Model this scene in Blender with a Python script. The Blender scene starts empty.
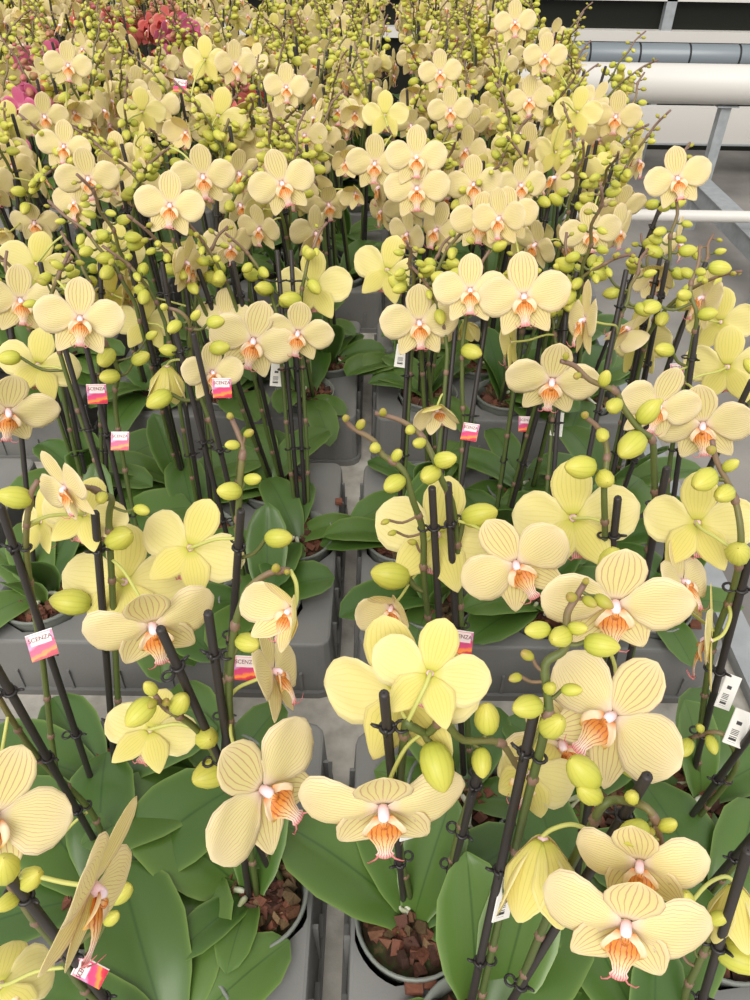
import bpy, math, random
import numpy as np
from mathutils import Vector, Matrix, Quaternion
from mathutils.geometry import delaunay_2d_cdt

RND = random.Random(11)
COL = bpy.context.scene.collection
PI = math.pi
def rad(a): return math.radians(a)

# ------------------------------------------------------------------ camera model
F = 750.0
PITCH, YAW, ROLL = rad(40.0), -0.004, 0.017
CAMZ = 1.597
BENCH_Z, TRAY_Z, RIM_Z, POT_H = 0.70, 0.807, 0.822, 0.112
fw = Vector((-math.sin(YAW) * math.cos(PITCH), math.cos(YAW) * math.cos(PITCH), -math.sin(PITCH)))
r0 = Vector((math.cos(YAW), math.sin(YAW), 0)); u0 = r0.cross(fw)
rt = r0 * math.cos(ROLL) + u0 * math.sin(ROLL)
up = u0 * math.cos(ROLL) - r0 * math.sin(ROLL)
CAM = Vector((0, 0, CAMZ))
CAMROT = Matrix((rt, up, -fw)).transposed()
def at(px, py, z):
    return CAM + z * (fw + rt * ((px - 375) / F) + up * ((500 - py) / F))
def depth(P): return (P - CAM).dot(fw)
def pix(P):
    d = P - CAM; z = max(d.dot(fw), 1e-3)
    return 375 + F * d.dot(rt) / z, 500 - F * d.dot(up) / z

cd = bpy.data.cameras.new('camera'); cam = bpy.data.objects.new('camera', cd); COL.objects.link(cam)
cd.sensor_fit = 'VERTICAL'; cd.sensor_height = 36; cd.lens = 36 * F / 1000; cd.clip_start = .01
cam.matrix_world = Matrix.Translation(CAM) @ CAMROT.to_4x4()
sc = bpy.context.scene; sc.camera = cam
sc.view_settings.view_transform = 'Standard'; sc.view_settings.look = 'None'
sc.view_settings.gamma = 1; sc.view_settings.use_curve_mapping = False
sc.view_settings.exposure = -0.1

# ------------------------------------------------------------------ materials
def lin(r, g, b):
    f = lambda c: c / 12.92 if c <= .04045 else ((c + .055) / 1.055) ** 2.4
    return (f(r / 255), f(g / 255), f(b / 255), 1)
class NT:
    def __init__(s, name):
        s.m = bpy.data.materials.new(name); s.m.use_nodes = True; s.t = s.m.node_tree; s.t.nodes.clear()
        s.out = s.n('ShaderNodeOutputMaterial')
    def n(s, typ, **kw):
        nd = s.t.nodes.new(typ)
        for k, v in kw.items():
            if k in nd.inputs.keys(): nd.inputs[k].default_value = v
            else: setattr(nd, k, v)
        return nd
    def l(s, a, b): s.t.links.new(a, b)
    def math(s, op, a, b=None, c=None):
        nd = s.t.nodes.new('ShaderNodeMath'); nd.operation = op
        for i, v in enumerate((a, b, c)):
            if v is None: continue
            if isinstance(v, (int, float)): nd.inputs[i].default_value = v
            else: s.l(v, nd.inputs[i])
        return nd.outputs[0]
    def mix(s, fac, a, b, mode='MIX'):
        nd = s.t.nodes.new('ShaderNodeMix'); nd.data_type = 'RGBA'; nd.blend_type = mode
        for i, v in ((0, fac), (6, a), (7, b)):
            if isinstance(v, (int, float, tuple)): nd.inputs[i].default_value = v
            else: s.l(v, nd.inputs[i])
        return nd.outputs[2]
    def ramp(s, fac, stops):
        nd = s.t.nodes.new('ShaderNodeValToRGB'); e = nd.color_ramp.elements
        while len(e) < len(stops): e.new(.5)
        for el, (p, c) in zip(e, stops): el.position = p; el.color = c
        s.l(fac, nd.inputs[0]); return nd.outputs[0]
    def uv(s):
        nd = s.n('ShaderNodeTexCoord'); sp = s.n('ShaderNodeSeparateXYZ'); s.l(nd.outputs['UV'], sp.inputs[0])
        return sp.outputs[0], sp.outputs[1], nd
    def noise(s, scale, vec=None, detail=2):
        nd = s.n('ShaderNodeTexNoise'); nd.inputs['Scale'].default_value = scale; nd.inputs['Detail'].default_value = detail
        if vec is not None: s.l(vec, nd.inputs['Vector'])
        return nd.outputs[0]
    def surf(s, color, rough=.5, trans=0.0, tcol=None, spec=.5, bump=None, bstr=.2):
        p = s.n('ShaderNodeBsdfPrincipled'); p.inputs['Roughness'].default_value = rough
        p.inputs['Specular IOR Level'].default_value = spec
        if isinstance(color, tuple): p.inputs['Base Color'].default_value = color
        else: s.l(color, p.inputs['Base Color'])
        if bump is not None:
            b = s.n('ShaderNodeBump'); b.inputs['Strength'].default_value = bstr; b.inputs['Distance'].default_value = .002
            s.l(bump, b.inputs['Height']); s.l(b.outputs[0], p.inputs['Normal'])
        o = p.outputs[0]
        if trans:
            t = s.n('ShaderNodeBsdfTranslucent'); c = tcol if tcol is not None else color
            if isinstance(c, tuple): t.inputs[0].default_value = c
            else: s.l(c, t.inputs[0])
            mx = s.n('ShaderNodeMixShader'); mx.inputs[0].default_value = trans
            s.l(o, mx.inputs[1]); s.l(t.outputs[0], mx.inputs[2]); o = mx.outputs[0]
        s.l(o, s.out.inputs[0]); return s.m
def plain(name, c, rough=.5, spec=.5):
    return NT(name).surf(lin(*c), rough, spec=spec)

def petal_mat(name, base, edge, center, vein, nlines, vstr, wob=.35, trans=.36, widen=1.0):
    m = NT(name); u, v, tc = m.uv()
    nz = m.noise(5.0, tc.outputs['UV'])
    uu = m.math('SUBTRACT', u, .5)
    w = m.math('ADD', m.math('MULTIPLY', uu, nlines), m.math('MULTIPLY', m.math('SUBTRACT', nz, .5), wob))
    if widen > 1:      # secondary veins that fork towards the rim
        w2 = m.math('ADD', m.math('MULTIPLY', uu, nlines * 2.0), m.math('MULTIPLY', m.math('SUBTRACT', nz, .5), wob * 3))
    fr = lambda q: m.math('ABSOLUTE', m.math('SUBTRACT', m.math('FRACT', q), .5))
    line = m.math('MINIMUM', 1.0, m.math('MULTIPLY', m.math('MAXIMUM', m.math('SUBTRACT', fr(w), .37), 0.0), 9.0))
    if widen > 1:
        l2 = m.math('MULTIPLY', m.math('MULTIPLY', m.math('MAXIMUM', m.math('SUBTRACT', fr(w2), .34), 0.0), 7.0), m.math('MAXIMUM', m.math('SUBTRACT', v, .35), 0.0))
        line = m.math('MAXIMUM', line, l2)
    fade = m.math('MULTIPLY', m.math('MINIMUM', m.math('MULTIPLY', v, 6.0), 1.0), m.math('MINIMUM', m.math('MULTIPLY', m.math('SUBTRACT', 1.02, v), 5.0), 1.0))
    fac = m.math('MINIMUM', m.math('MULTIPLY', m.math('MULTIPLY', line, fade), vstr), 1.0)
    rim = m.math('MAXIMUM', m.math('POWER', v, 4.0), m.math('POWER', m.math('MULTIPLY', m.math('ABSOLUTE', uu), 2.0), 4.0))
    c = m.mix(m.math('MULTIPLY', rim, .8), lin(*base), lin(*edge))
    c = m.mix(m.math('MAXIMUM', m.math('SUBTRACT', 1.0, m.math('MULTIPLY', v, 5.5)), 0.0), c, lin(*center))
    c = m.mix(fac, c, lin(*vein))
    return m.surf(c, .55, trans, spec=.25, bump=line, bstr=.12)
M = {}
M['petal'] = petal_mat('petal_face', (245, 234, 176), (247, 232, 202), (250, 228, 220), (196, 118, 108), 19, .50, 1.2, widen=2)
M['sepal'] = petal_mat('sepal_face', (244, 232, 168), (246, 230, 198), (248, 224, 206), (186, 104, 100), 8, .58, .4)
M['petal_back'] = petal_mat('petal_reverse', (243, 233, 160), (246, 236, 188), (218, 216, 104), (222, 208, 112), 11, .30, .6)
M['sepal_back'] = petal_mat('sepal_reverse', (236, 226, 132), (243, 232, 168), (208, 208, 88), (204, 194, 88), 9, .42, .4)
M['pink'] = petal_mat('pink_petal_face', (226, 120, 160), (236, 150, 180), (245, 200, 200), (170, 40, 100), 12, .4, .5)
M['rose'] = petal_mat('salmon_petal_face', (232, 128, 120), (240, 160, 150), (245, 200, 190), (190, 50, 70), 12, .4, .5)
def lip_mat():
    m = NT('lip'); u, v, tc = m.uv()
    nz = m.noise(9.0, tc.outputs['UV'])
    c = m.ramp(v, [(0, lin(206, 116, 44)), (.3, lin(222, 142, 56)), (.55, lin(244, 208, 150)), (.82, lin(248, 224, 210)), (1, lin(226, 130, 136))])
    uu = m.math('ABSOLUTE', m.math('SUBTRACT', u, .5))
    w = m.math('ABSOLUTE', m.math('SUBTRACT', m.math('FRACT', m.math('ADD', m.math('MULTIPLY', uu, 7.0), m.math('MULTIPLY', nz, .8))), .5))
    ln = m.math('MINIMUM', m.math('MULTIPLY', m.math('MAXIMUM', m.math('SUBTRACT', w, .3), 0.0), 6.0), .85)
    return m.surf(m.mix(ln, c, lin(170, 70, 44)), .4, .15, spec=.4)
M['lip'] = lip_mat()
m = NT('side_lobe'); u, v, tc = m.uv()
M['side_lobe'] = m.surf(m.ramp(v, [(0, lin(230, 150, 80)), (.25, lin(250, 226, 192)), (.75, lin(250, 224, 180)), (1, lin(240, 186, 70))]), .45, .15)
m = NT('column'); u, v, tc = m.uv()
M['column'] = m.surf(m.ramp(v, [(0, lin(240, 200, 200)), (.5, lin(245, 212, 226)), (1, lin(252, 240, 244))]), .4)
def bud_mat(name, a, b, vn):
    m = NT(name); u, v, tc = m.uv()
    w = m.math('ABSOLUTE', m.math('SUBTRACT', m.math('FRACT', m.math('MULTIPLY', u, 14.0)), .5))
    ln = m.math('MULTIPLY', m.math('MAXIMUM', m.math('SUBTRACT', w, .3), 0.0), 2.6)
    nd = m.n('ShaderNodeObjectInfo')
    c = m.ramp(v, [(0, lin(*a)), (.45, lin(*b)), (1, lin(*vn))])
    c = m.mix(m.math('MULTIPLY', ln, .6), c, lin(168, 166, 52))
    c = m.mix(m.math('MULTIPLY', nd.outputs['Random'], .35), c, lin(176, 178, 62))
    return m.surf(c, .42, .12, spec=.4)
M['bud'] = bud_mat('bud', (182, 190, 70), (206, 204, 88), (216, 204, 100))
M['young_bud'] = bud_mat('young_bud', (146, 140, 62), (178, 174, 66), (172, 134, 86))
M['pink_bud'] = bud_mat('pink_bud', (150, 120, 80), (190, 90, 110), (200, 110, 120))
m = NT('spike_skin'); u, v, tc = m.uv()
c = m.ramp(v, [(0, lin(72, 92, 40)), (.55, lin(96, 106, 50)), (.72, lin(122, 112, 66)), (.85, lin(136, 108, 86)), (1, lin(132, 98, 90))])
gm = m.n('ShaderNodeNewGeometry')
M['spike'] = m.surf(m.mix(m.math('MULTIPLY', m.noise(160.0, gm.outputs['Position']), .45), c, lin(84, 80, 46)), .5)
M['pedicel'] = plain('pedicel_skin', (190, 190, 104), .5)
def leaf_mat():
    m = NT('leaf_blade'); u, v, tc = m.uv()
    nd = m.n('ShaderNodeObjectInfo'); nz = m.noise(3.0, tc.outputs['Object'])
    c = m.mix(nd.outputs['Random'], lin(62, 92, 38), lin(92, 120, 54))
    c = m.mix(m.math('MULTIPLY', nz, .5), c, lin(72, 104, 38))
    uu = m.math('ABSOLUTE', m.math('SUBTRACT', u, .5))
    mid = m.math('MAXIMUM', m.math('SUBTRACT', 1.0, m.math('MULTIPLY', uu, 40.0)), 0.0)
    c = m.mix(m.math('MULTIPLY', mid, .6), c, lin(34, 66, 26))
    rim = m.math('POWER', m.math('MULTIPLY', uu, 2.0), 16.0)
    c = m.mix(m.math('MULTIPLY', rim, .6), c, lin(134, 160, 80))
    return m.surf(c, .36, .14, tcol=lin(124, 162, 40), spec=.5)
M['leaf'] = leaf_mat()
M['stake'] = plain('black_plastic', (44, 38, 36), .5)
M['clip'] = plain('clip_plastic', (36, 32, 32), .4)
m = NT('bark_chip'); gm = m.n('ShaderNodeNewGeometry')
c = m.ramp(gm.outputs['Random Per Island'], [(0, lin(60, 38, 28)), (.35, lin(108, 62, 44)), (.65, lin(134, 80, 58)), (.85, lin(92, 78, 48)), (1, lin(150, 120, 84))])
M['bark'] = m.surf(m.mix(m.math('MULTIPLY', m.noise(220.0, gm.outputs['Position'], 4), .6), c, lin(62, 40, 30)), .8, bump=m.noise(300.0, gm.outputs['Position']), bstr=.6)
m = NT('potting_mix'); gm = m.n('ShaderNodeNewGeometry')
M['soil'] = m.surf(m.ramp(m.noise(90.0, gm.outputs['Position'], 5), [(.3, lin(36, 28, 22)), (.5, lin(70, 54, 34)), (.62, lin(60, 72, 36)), (.75, lin(110, 90, 60))]), .9)
m = NT('root_skin'); gm = m.n('ShaderNodeNewGeometry')
M['root'] = m.surf(m.ramp(m.noise(60.0, gm.outputs['Position'], 3), [(.35, lin(150, 156, 110)), (.55, lin(200, 200, 178)), (.75, lin(222, 220, 205))]), .7)
m = NT('clear_pot_plastic'); p = m.n('ShaderNodeBsdfPrincipled'); p.inputs['Base Color'].default_value = lin(146, 150, 142); p.inputs['Roughness'].default_value = .3
t = m.n('ShaderNodeBsdfTransparent'); t.inputs[0].default_value = (.85, .88, .84, 1); mx = m.n('ShaderNodeMixShader'); mx.inputs[0].default_value = .38
m.l(p.outputs[0], mx.inputs[1]); m.l(t.outputs[0], mx.inputs[2]); m.l(mx.outputs[0], m.out.inputs[0]); M['pot'] = m.m
m = NT('tray_plastic'); gm = m.n('ShaderNodeNewGeometry'); nz = m.noise(14.0, gm.outputs['Position'], 4)
M['tray'] = m.surf(m.mix(nz, lin(112, 111, 109), lin(132, 131, 128)), .5, spec=.35, bump=m.noise(500.0, gm.outputs['Position']), bstr=.08)
m = NT('bench_bed'); gm = m.n('ShaderNodeNewGeometry'); nz = m.noise(30.0, gm.outputs['Position'], 6)
M['bench'] = m.surf(m.ramp(nz, [(.3, lin(166, 159, 150)), (.5, lin(194, 188, 178)), (.7, lin(210, 204, 195))]), .7, bump=m.noise(200.0, gm.outputs['Position'], 5), bstr=.3)
m = NT('galvanised_steel'); gm = m.n('ShaderNodeNewGeometry'); nz = m.noise(25.0, gm.outputs['Position'], 4)
M['steel'] = m.surf(m.mix(nz, lin(126, 130, 132), lin(170, 174, 176)), .42, spec=.6)
m = NT('floor_concrete'); gm = m.n('ShaderNodeNewGeometry'); nz = m.noise(2.2, gm.outputs['Position'], 8)
M['floor'] = m.surf(m.ramp(nz, [(.3, lin(112, 108, 104)), (.5, lin(132, 128, 123)), (.7, lin(148, 143, 137))]), .75, bump=m.noise(90.0, gm.outputs['Position'], 4), bstr=.2)
M['white_paint'] = plain('white_paint', (206, 202, 196), .45)
M['pipe_lower'] = plain('grey_pipe_metal', (150, 154, 156), .4)
M['duct'] = plain('grey_film_duct', (120, 128, 134), .3)
M['dark'] = plain('dark_glass', (26, 28, 22), .45, .2)
M['rubber'] = plain('black_rubber', (26, 26, 26), .6)
def tag_mat():
    m = NT('printed_tag'); u, v, tc = m.uv(); nz = m.noise(3.0, tc.outputs['UV'])
    q = m.math('ADD', m.math('ADD', v, m.math('MULTIPLY', u, -.22)), m.math('MULTIPLY', nz, .25))
    c = m.ramp(q, [(0, lin(190, 30, 60)), (.1, lin(214, 50, 70)), (.16, lin(250, 150, 60)), (.26, lin(246, 120, 70)), (.32, lin(214, 70, 120)), (.5, lin(206, 60, 110)), (.62, lin(196, 150, 190)), (.8, lin(216, 120, 160)), (1, lin(230, 160, 170))])
    box = m.math('MULTIPLY', m.math('MULTIPLY', m.math('GREATER_THAN', v, .54), m.math('LESS_THAN', v, .93)), m.math('MULTIPLY', m.math('GREATER_THAN', u, .12), m.math('LESS_THAN', u, .9)))
    c = m.mix(box, c, lin(234, 216, 214))
    return m.surf(m.mix(m.math('GREATER_THAN', v, .965), c, lin(244, 240, 236)), .35)
M['tag'] = tag_mat()
def code_mat():
    m = NT('printed_barcode'); u, v, tc = m.uv()
    nz = m.n('ShaderNodeTexWhiteNoise'); nz.noise_dimensions = '1D'
    m.l(m.math('FLOOR', m.math('MULTIPLY', v, 46.0)), nz.inputs['W'])
    bars = m.math('MULTIPLY', m.math('GREATER_THAN', nz.outputs[0], .55), m.math('MULTIPLY', m.math('MULTIPLY', m.math('GREATER_THAN', u, .2), m.math('LESS_THAN', u, .62)), m.math('MULTIPLY', m.math('GREATER_THAN', v, .08), m.math('LESS_THAN', v, .45))))
    blk = m.math('MULTIPLY', m.math('MULTIPLY', m.math('GREATER_THAN', u, .3), m.math('LESS_THAN', u, .6)), m.math('MULTIPLY', m.math('GREATER_THAN', v, .58), m.math('LESS_THAN', v, .68)))
    return m.surf(m.mix(m.math('MAXIMUM', bars, blk), lin(228, 224, 216), lin(60, 58, 58)), .5)
M['barcode'] = code_mat()
M['ink'] = plain('brown_ink', (120, 66, 70), .5)
M['tag_white'] = plain('tag_card', (235, 230, 226), .5)

# ------------------------------------------------------------------ mesh helpers
def mesh(name, verts, faces, mats, uvs=None, mi=None, smooth=True):
    me = bpy.data.meshes.new(name); me.from_pydata([tuple(v) for v in verts], [], faces)
    for k in (mats if isinstance(mats, (list, tuple)) else [mats]): me.materials.append(M[k])
    n = len(me.polygons)
    if mi: me.polygons.foreach_set('material_index', mi)
    if smooth: me.polygons.foreach_set('use_smooth', [True] * n)
    if uvs:
        ul = me.uv_layers.new(name='UVMap'); idx = [0] * len(me.loops); me.loops.foreach_get('vertex_index', idx)
        ul.data.foreach_set('uv', [c for i in idx for c in uvs[i]])
    me.update(); return me
class MB:
    def __init__(s): s.v, s.f, s.uv, s.mi = [], [], [], []
    def add(s, v, f, uv=None, mi=0, T=None):
        b = len(s.v); s.v += [T @ Vector(q) if T else Vector(q) for q in v]
        s.uv += uv or [(0, 0)] * len(v); s.f += [tuple(b + i for i in q) for q in f]
        s.mi += mi if isinstance(mi, list) else [mi] * len(f)
    def box(s, x0, x1, y0, y1, z0, z1, mi=0, T=None):
        v = [(x, y, z) for z in (z0, z1) for y in (y0, y1) for x in (x0, x1)]
        s.add(v, [(0, 2, 3, 1), (4, 5, 7, 6), (0, 1, 5, 4), (2, 6, 7, 3), (0, 4, 6, 2), (1, 3, 7, 5)], None, mi, T)
    def tube(s, pts, rr, n=6, mi=0, v0=0., v1=1., caps=True):
        pts = [Vector(p) for p in pts]; N = len(pts); rr = rr if isinstance(rr, (list, tuple)) else [rr] * N
        nrm = None; V, U = [], []
        for i, p in enumerate(pts):
            t = (pts[min(i + 1, N - 1)] - pts[max(i - 1, 0)]).normalized()
            if nrm is None:
                nrm = t.orthogonal().normalized()
            else:
                nrm = (nrm - t * nrm.dot(t)); nrm = nrm.normalized() if nrm.length > 1e-6 else t.orthogonal().normalized()
            b = t.cross(nrm)
            for k in range(n):
                a = 2 * PI * k / n
                V.append(p + (nrm * math.cos(a) + b * math.sin(a)) * rr[i]); U.append((k / n, v0 + (v1 - v0) * i / max(1, N - 1)))
        Fc = [(i * n + k, i * n + (k + 1) % n, (i + 1) * n + (k + 1) % n, (i + 1) * n + k) for i in range(N - 1) for k in range(n)]
        if caps: Fc += [tuple(range(n))[::-1], tuple((N - 1) * n + k for k in range(n))]
        s.add(V, Fc, U, mi)
    def lathe(s, prof, n=24, mi=0, cap=False, T=None):
        V = [(r * math.cos(2 * PI * k / n), r * math.sin(2 * PI * k / n), z) for r, z in prof for k in range(n)]
        N = len(prof); U = [(k / n, i / max(1, N - 1)) for i in range(N) for k in range(n)]
        Fc = [(i * n + k, i * n + (k + 1) % n, (i + 1) * n + (k + 1) % n, (i + 1) * n + k) for i in range(N - 1) for k in range(n)]
        if cap: Fc.append(tuple((N - 1) * n + k for k in range(n)))
        s.add(V, Fc, U, mi, T)
    def build(s, name, mats, smooth=True): return mesh(name, s.v, s.f, mats, s.uv, s.mi, smooth)
def link(name, me, parent=None, mat=None):
    o = bpy.data.objects.new(name, me); COL.objects.link(o)
    if parent is not None: o.parent = parent
    if mat is not None: o.matrix_local = mat
    return o
def tag(o, label=None, cat=None, group=None, kind=None):
    for k, v in (('label', label), ('category', cat), ('group', group), ('kind', kind)):
        if v: o[k] = v
def interp(tab, t):
    for (a, x), (b, y) in zip(tab, tab[1:]):
        if t <= b:
            q = (t - a) / (b - a); q = q * q * (3 - 2 * q) * .4 + q * .6
            return x + (y - x) * q
    return tab[-1][1]
def catmull(P, sub=5):
    P = [Vector(p) for p in P]
    if len(P) < 3: return P
    Q = [P[0] * 2 - P[1]] + P + [P[-1] * 2 - P[-2]]; out = []
    for i in range(1, len(Q) - 2):
        a, b, c, d = Q[i - 1:i + 3]
        for k in range(sub):
            t = k / sub
            out.append(.5 * ((2 * b) + (c - a) * t + (2 * a - 5 * b + 4 * c - d) * t * t + (3 * b - a - 3 * c + d) * t ** 3))
    return out + [P[-1]]

# ------------------------------------------------------------------ the orchid bloom (unit span, faces +Z, dorsal sepal +Y)
DORSAL = [(0, .24), (.15, .55), (.4, .95), (.6, 1), (.8, .82), (.92, .52), (1, .04)]
PETAL = [(0, .10), (.1, .3), (.25, .72), (.45, .98), (.62, 1), (.8, .82), (.92, .52), (1, .05)]
LATERAL = [(0, .2), (.15, .62), (.38, 1), (.6, .88), (.82, .5), (.94, .24), (1, .03)]
def tepal(L, W, prof, ang, tilt, curl, cup, mats, sym=1, skew=0., wave=.0, nu=12, nv=16, th=.006, off=.03):
    V, U = [], []
    for side in (1, -1):
        y = z = 0.0
        for j in range(nv + 1):
            t = j / nv; w = W * interp(prof, t); a = tilt + curl * t
            if j: y += L / nv * math.cos(a); z += L / nv * math.sin(a)
            for i in range(nu + 1):
                s = -1 + 2 * i / nu
                ww = w * (1 + skew * s)
                zz = z + cup * s * s * w * (1 if t > .1 else .6) + wave * math.sin(s * 5 + t * 7) * w * .25 * abs(s)
                edge = abs(s) > .999 or j == nv
                zz += side * (th * .5 if not edge else th * .06)
                V.append((s * ww * sym, y + off - .12 * cup * w * s * s, zz)); U.append((i / nu, t))
    Fc, mi = [], []; n = nu + 1; b = n * (nv + 1)
    flip = sym < 0
    for j in range(nv):
        for i in range(nu):
            q = (j * n + i, j * n + i + 1, (j + 1) * n + i + 1, (j + 1) * n + i)
            Fc.append(q[::-1] if flip else q); mi.append(0)
            q2 = tuple(b + k for k in q); Fc.append(q2 if flip else q2[::-1]); mi.append(1)
    rim = [j * n for j in range(nv + 1)] + [nv * n + i for i in range(1, nu + 1)] + [j * n + nu for j in range(nv - 1, -1, -1)] + list(range(nu - 1, 0, -1))
    for a, c in zip(rim, rim[1:] + rim[:1]):
        q = (a, c, b + c, b + a); Fc.append(q[::-1] if flip else q); mi.append(1)
    R = Matrix.Rotation(-rad(ang), 3, 'Z')
    return [R @ Vector(v) for v in V], Fc, U, mi
VARIANT = {  # tilt (deg), curl, cup for dorsal / petals / lateral sepals ; petal angle
    'open':  dict(d=(2, .10, .08), p=(7, -.06, -.06), l=(-3, .02, .10), pa=82, la=148, lip=1),
    'wing':  dict(d=(10, .30, .20), p=(10, -.75, -.22), l=(-2, -.15, .15), pa=88, la=146, lip=1),
    'swept': dict(d=(-8, -.15, -.05), p=(-14, -.35, -.12), l=(-8, -.1, .05), pa=78, la=152, lip=1),
    'half':  dict(d=(36, .55, .30), p=(30, .55, .25), l=(26, .35, .25), pa=80, la=146, lip=1),
    'cup':   dict(d=(52, .62, .4), p=(50, .64, .4), l=(48, .58, .4), pa=72, la=146, lip=0),
}
BL = {}
def lip_mesh():
    b = MB(); nu, nv = 6, 10
    prof = [(0, .055), (.2, .10), (.38, .105), (.6, .06), (.8, .042), (.92, .06), (1, .05)]
    V, U = [], []; y, z = -.03, .05
    for j in range(nv + 1):
        t = j / nv; a = rad(-52 - 45 * t)
        if j: y += .32 / nv * math.sin(a); z += .32 / nv * math.cos(a)
        w = interp(prof, t)
        for i in range(nu + 1):
            s = -1 + 2 * i / nu
            V.append((s * w, y - .10 * w * s * s * 3 * (1 - t), z + .35 * w * (1 - s * s) - .2 * w)); U.append((i / nu, t))
    n = nu + 1; Fc = [(j * n + i, j * n + i + 1, (j + 1) * n + i + 1, (j + 1) * n + i) for j in range(nv) for i in range(nu)]
    b.add(V, Fc, U, 0)
    tip = V[nv * n + nu // 2]
    for s in (-1, 1):
        x0, y0, z0 = V[nv * n + (nu if s > 0 else 0)]
        b.tube([(x0 - s * .012, y0 + .01, z0), (x0 + s * .012, y0 - .012, z0 + .01), (x0 + s * .05, y0 + .01, z0 + .04), (x0 + s * .06, y0 + .06, z0 + .07)], [.008, .006, .004, .002], 5, 0, .97, 1)
    for s in (-1, 1):   # the two side lobes, hanging like ears beside the column
        v, f, u, mi = tepal(.19, .062, [(0, .4), (.3, .9), (.6, 1), (.85, .6), (1, .1)], 180 - 24, rad(20), -.5, .5, None, nu=4, nv=6, th=.01, off=0)
        v = [Vector((q[0] * s, q[1], q[2])) for q in v]
        if s < 0: f = [q[::-1] for q in f]
        b.add([q + Vector((s * .035, -.02, .055)) for q in v], f, u, 1)
    b.add(*(lambda P: (P.v, P.f, P.uv))((lambda P: (P.lathe([(.001, .04), (.022, .034), (.028, .015), (.02, 0), (.001, -.006)], 8), P)[1])(MB())), 0, Matrix.Translation((0, -.055, .075)))
    return b
def column_mesh():
    b = MB(); b.tube([(0, .01, 0), (0, -.005, .03), (0, -.016, .058), (0, -.028, .078), (0, -.034, .088)], [.03, .033, .036, .029, .01], 10)
    return b
def bloom_parts(kind, colour):
    key = (kind, colour)
    if key in BL: return BL[key]
    q = VARIANT[kind]; out = []
    fs, fp, bs, bp = {'yellow': ('sepal', 'petal', 'sepal_back', 'petal_back'), 'pink': ('pink',) * 4, 'rose': ('rose',) * 4}[colour]
    def tp(nm, L, W, prof, ang, prm, mats, **kw):
        v, f, u, mi = tepal(L, W, prof, ang, rad(prm[0]), prm[1], prm[2], None, **kw)
        out.append((nm, v, f, u, mi, list(mats)))
    tp('sepal', .46, .152, LATERAL, q['la'], q['l'], (fs, bs), skew=-.06)
    tp('sepal', .46, .152, LATERAL, -q['la'], q['l'], (fs, bs), skew=.06)
    tp('sepal', .46, .175, DORSAL, 0, q['d'], (fs, bs))
    out2 = out; n0 = len(out)
    tp('petal', .50, .232, PETAL, q['pa'], q['p'], (fp, bp), skew=.09, wave=.28)
    tp('petal', .50, .232, PETAL, -q['pa'], q['p'], (fp, bp), skew=-.09, wave=.28)
    for k in (n0, n0 + 1):      # petals sit a little in front of the sepals
        nm, v, f, u, mi, mm = out[k]; out[k] = (nm, [a + Vector((0, 0, .012)) for a in v], f, u, mi, mm)
    if q['lip']:
        b = lip_mesh(); out.append(('lip', b.v, b.f, b.uv, b.mi, ['lip', 'side_lobe']))
    b = column_mesh(); out.append(('column', b.v, b.f, b.uv, b.mi, ['column']))
    BL[key] = [(nm, mesh(f'{nm}', v, f, mm, u, mi)) for nm, v, f, u, mi, mm in out]
    names = []; jb = MB()       # one-piece bloom for plants too far off to show petals apart
    for nm, v, f, u, mi, mm in out:
        for k in mm:
            if k not in names: names.append(k)
        jb.add(v, f, u, [names.index(mm[i]) for i in mi])
    jb.tube([(0, 0, 0), (0, -.02, -.12), (0, -.1, -.25), (0, -.2, -.36)], .014, 4, len(names))
    BL[key + ('far',)] = jb.build('bloom', names + ['pedicel'])
    return BL[key]
def bud_mesh(mat, n=10):
    b = MB(); prof = [(.02, 0), (.17, .03), (.29, .14), (.36, .32), (.37, .5), (.32, .7), (.21, .87), (.1, .96), (.015, 1)]
    b.lathe([(r * 1.0, z - .5) for r, z in prof], n)
    b.v = [Vector((v.x * (1 + .05 * math.cos(3 * math.atan2(v.y, v.x))), v.y * (1 + .05 * math.cos(3 * math.atan2(v.y, v.x))), v.z)) for v in b.v]
    return b.build('bud', mat)
BUDS = {k: bud_mesh(k) for k in ('bud', 'young_bud', 'pink_bud')}

# ------------------------------------------------------------------ leaves, pots, bark, clips
def leaf_mesh(e0, bend, fold, wid, twist=0.):
    nu, nv = 8, 14; V, U = [], []; y = z = 0
    prof = [(0, .34), (.12, .5), (.35, .86), (.58, 1), (.78, .9), (.92, .56), (.98, .26), (1, .04)]
    for side in (1, -1):
        y = z = 0.
        for j in range(nv + 1):
            t = j / nv; a = e0 - bend * t
            if j: y += math.cos(a) / nv; z += math.sin(a) / nv
            w = wid * interp(prof, t) * .5
            for i in range(nu + 1):
                s = -1 + 2 * i / nu; nn = Vector((0, -math.sin(a), math.cos(a)))
                h = fold * abs(s) * w - .35 * w * s * s * fold + (.006 if side > 0 else -.006) * (0 if abs(s) > .99 or j == nv else 1)
                tw = twist * t; V.append(Vector((s * w * math.cos(tw), y, z)) + nn * (h + s * w * math.sin(tw))); U.append((i / nu, t))
    n = nu + 1; b = n * (nv + 1); Fc = []
    for j in range(nv):
        for i in range(nu):
            q = (j * n + i, j * n + i + 1, (j + 1) * n + i + 1, (j + 1) * n + i); Fc += [q, tuple(b + k for k in q)[::-1]]
    rim = [j * n for j in range(nv + 1)] + [nv * n + i for i in range(1, nu + 1)] + [j * n + nu for j in range(nv - 1, -1, -1)] + list(range(nu - 1, 0, -1))
    for a, c in zip(rim, rim[1:] + rim[:1]): Fc.append((a, c, b + c, b + a))
    return mesh('leaf', V, Fc, 'leaf', U)
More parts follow.
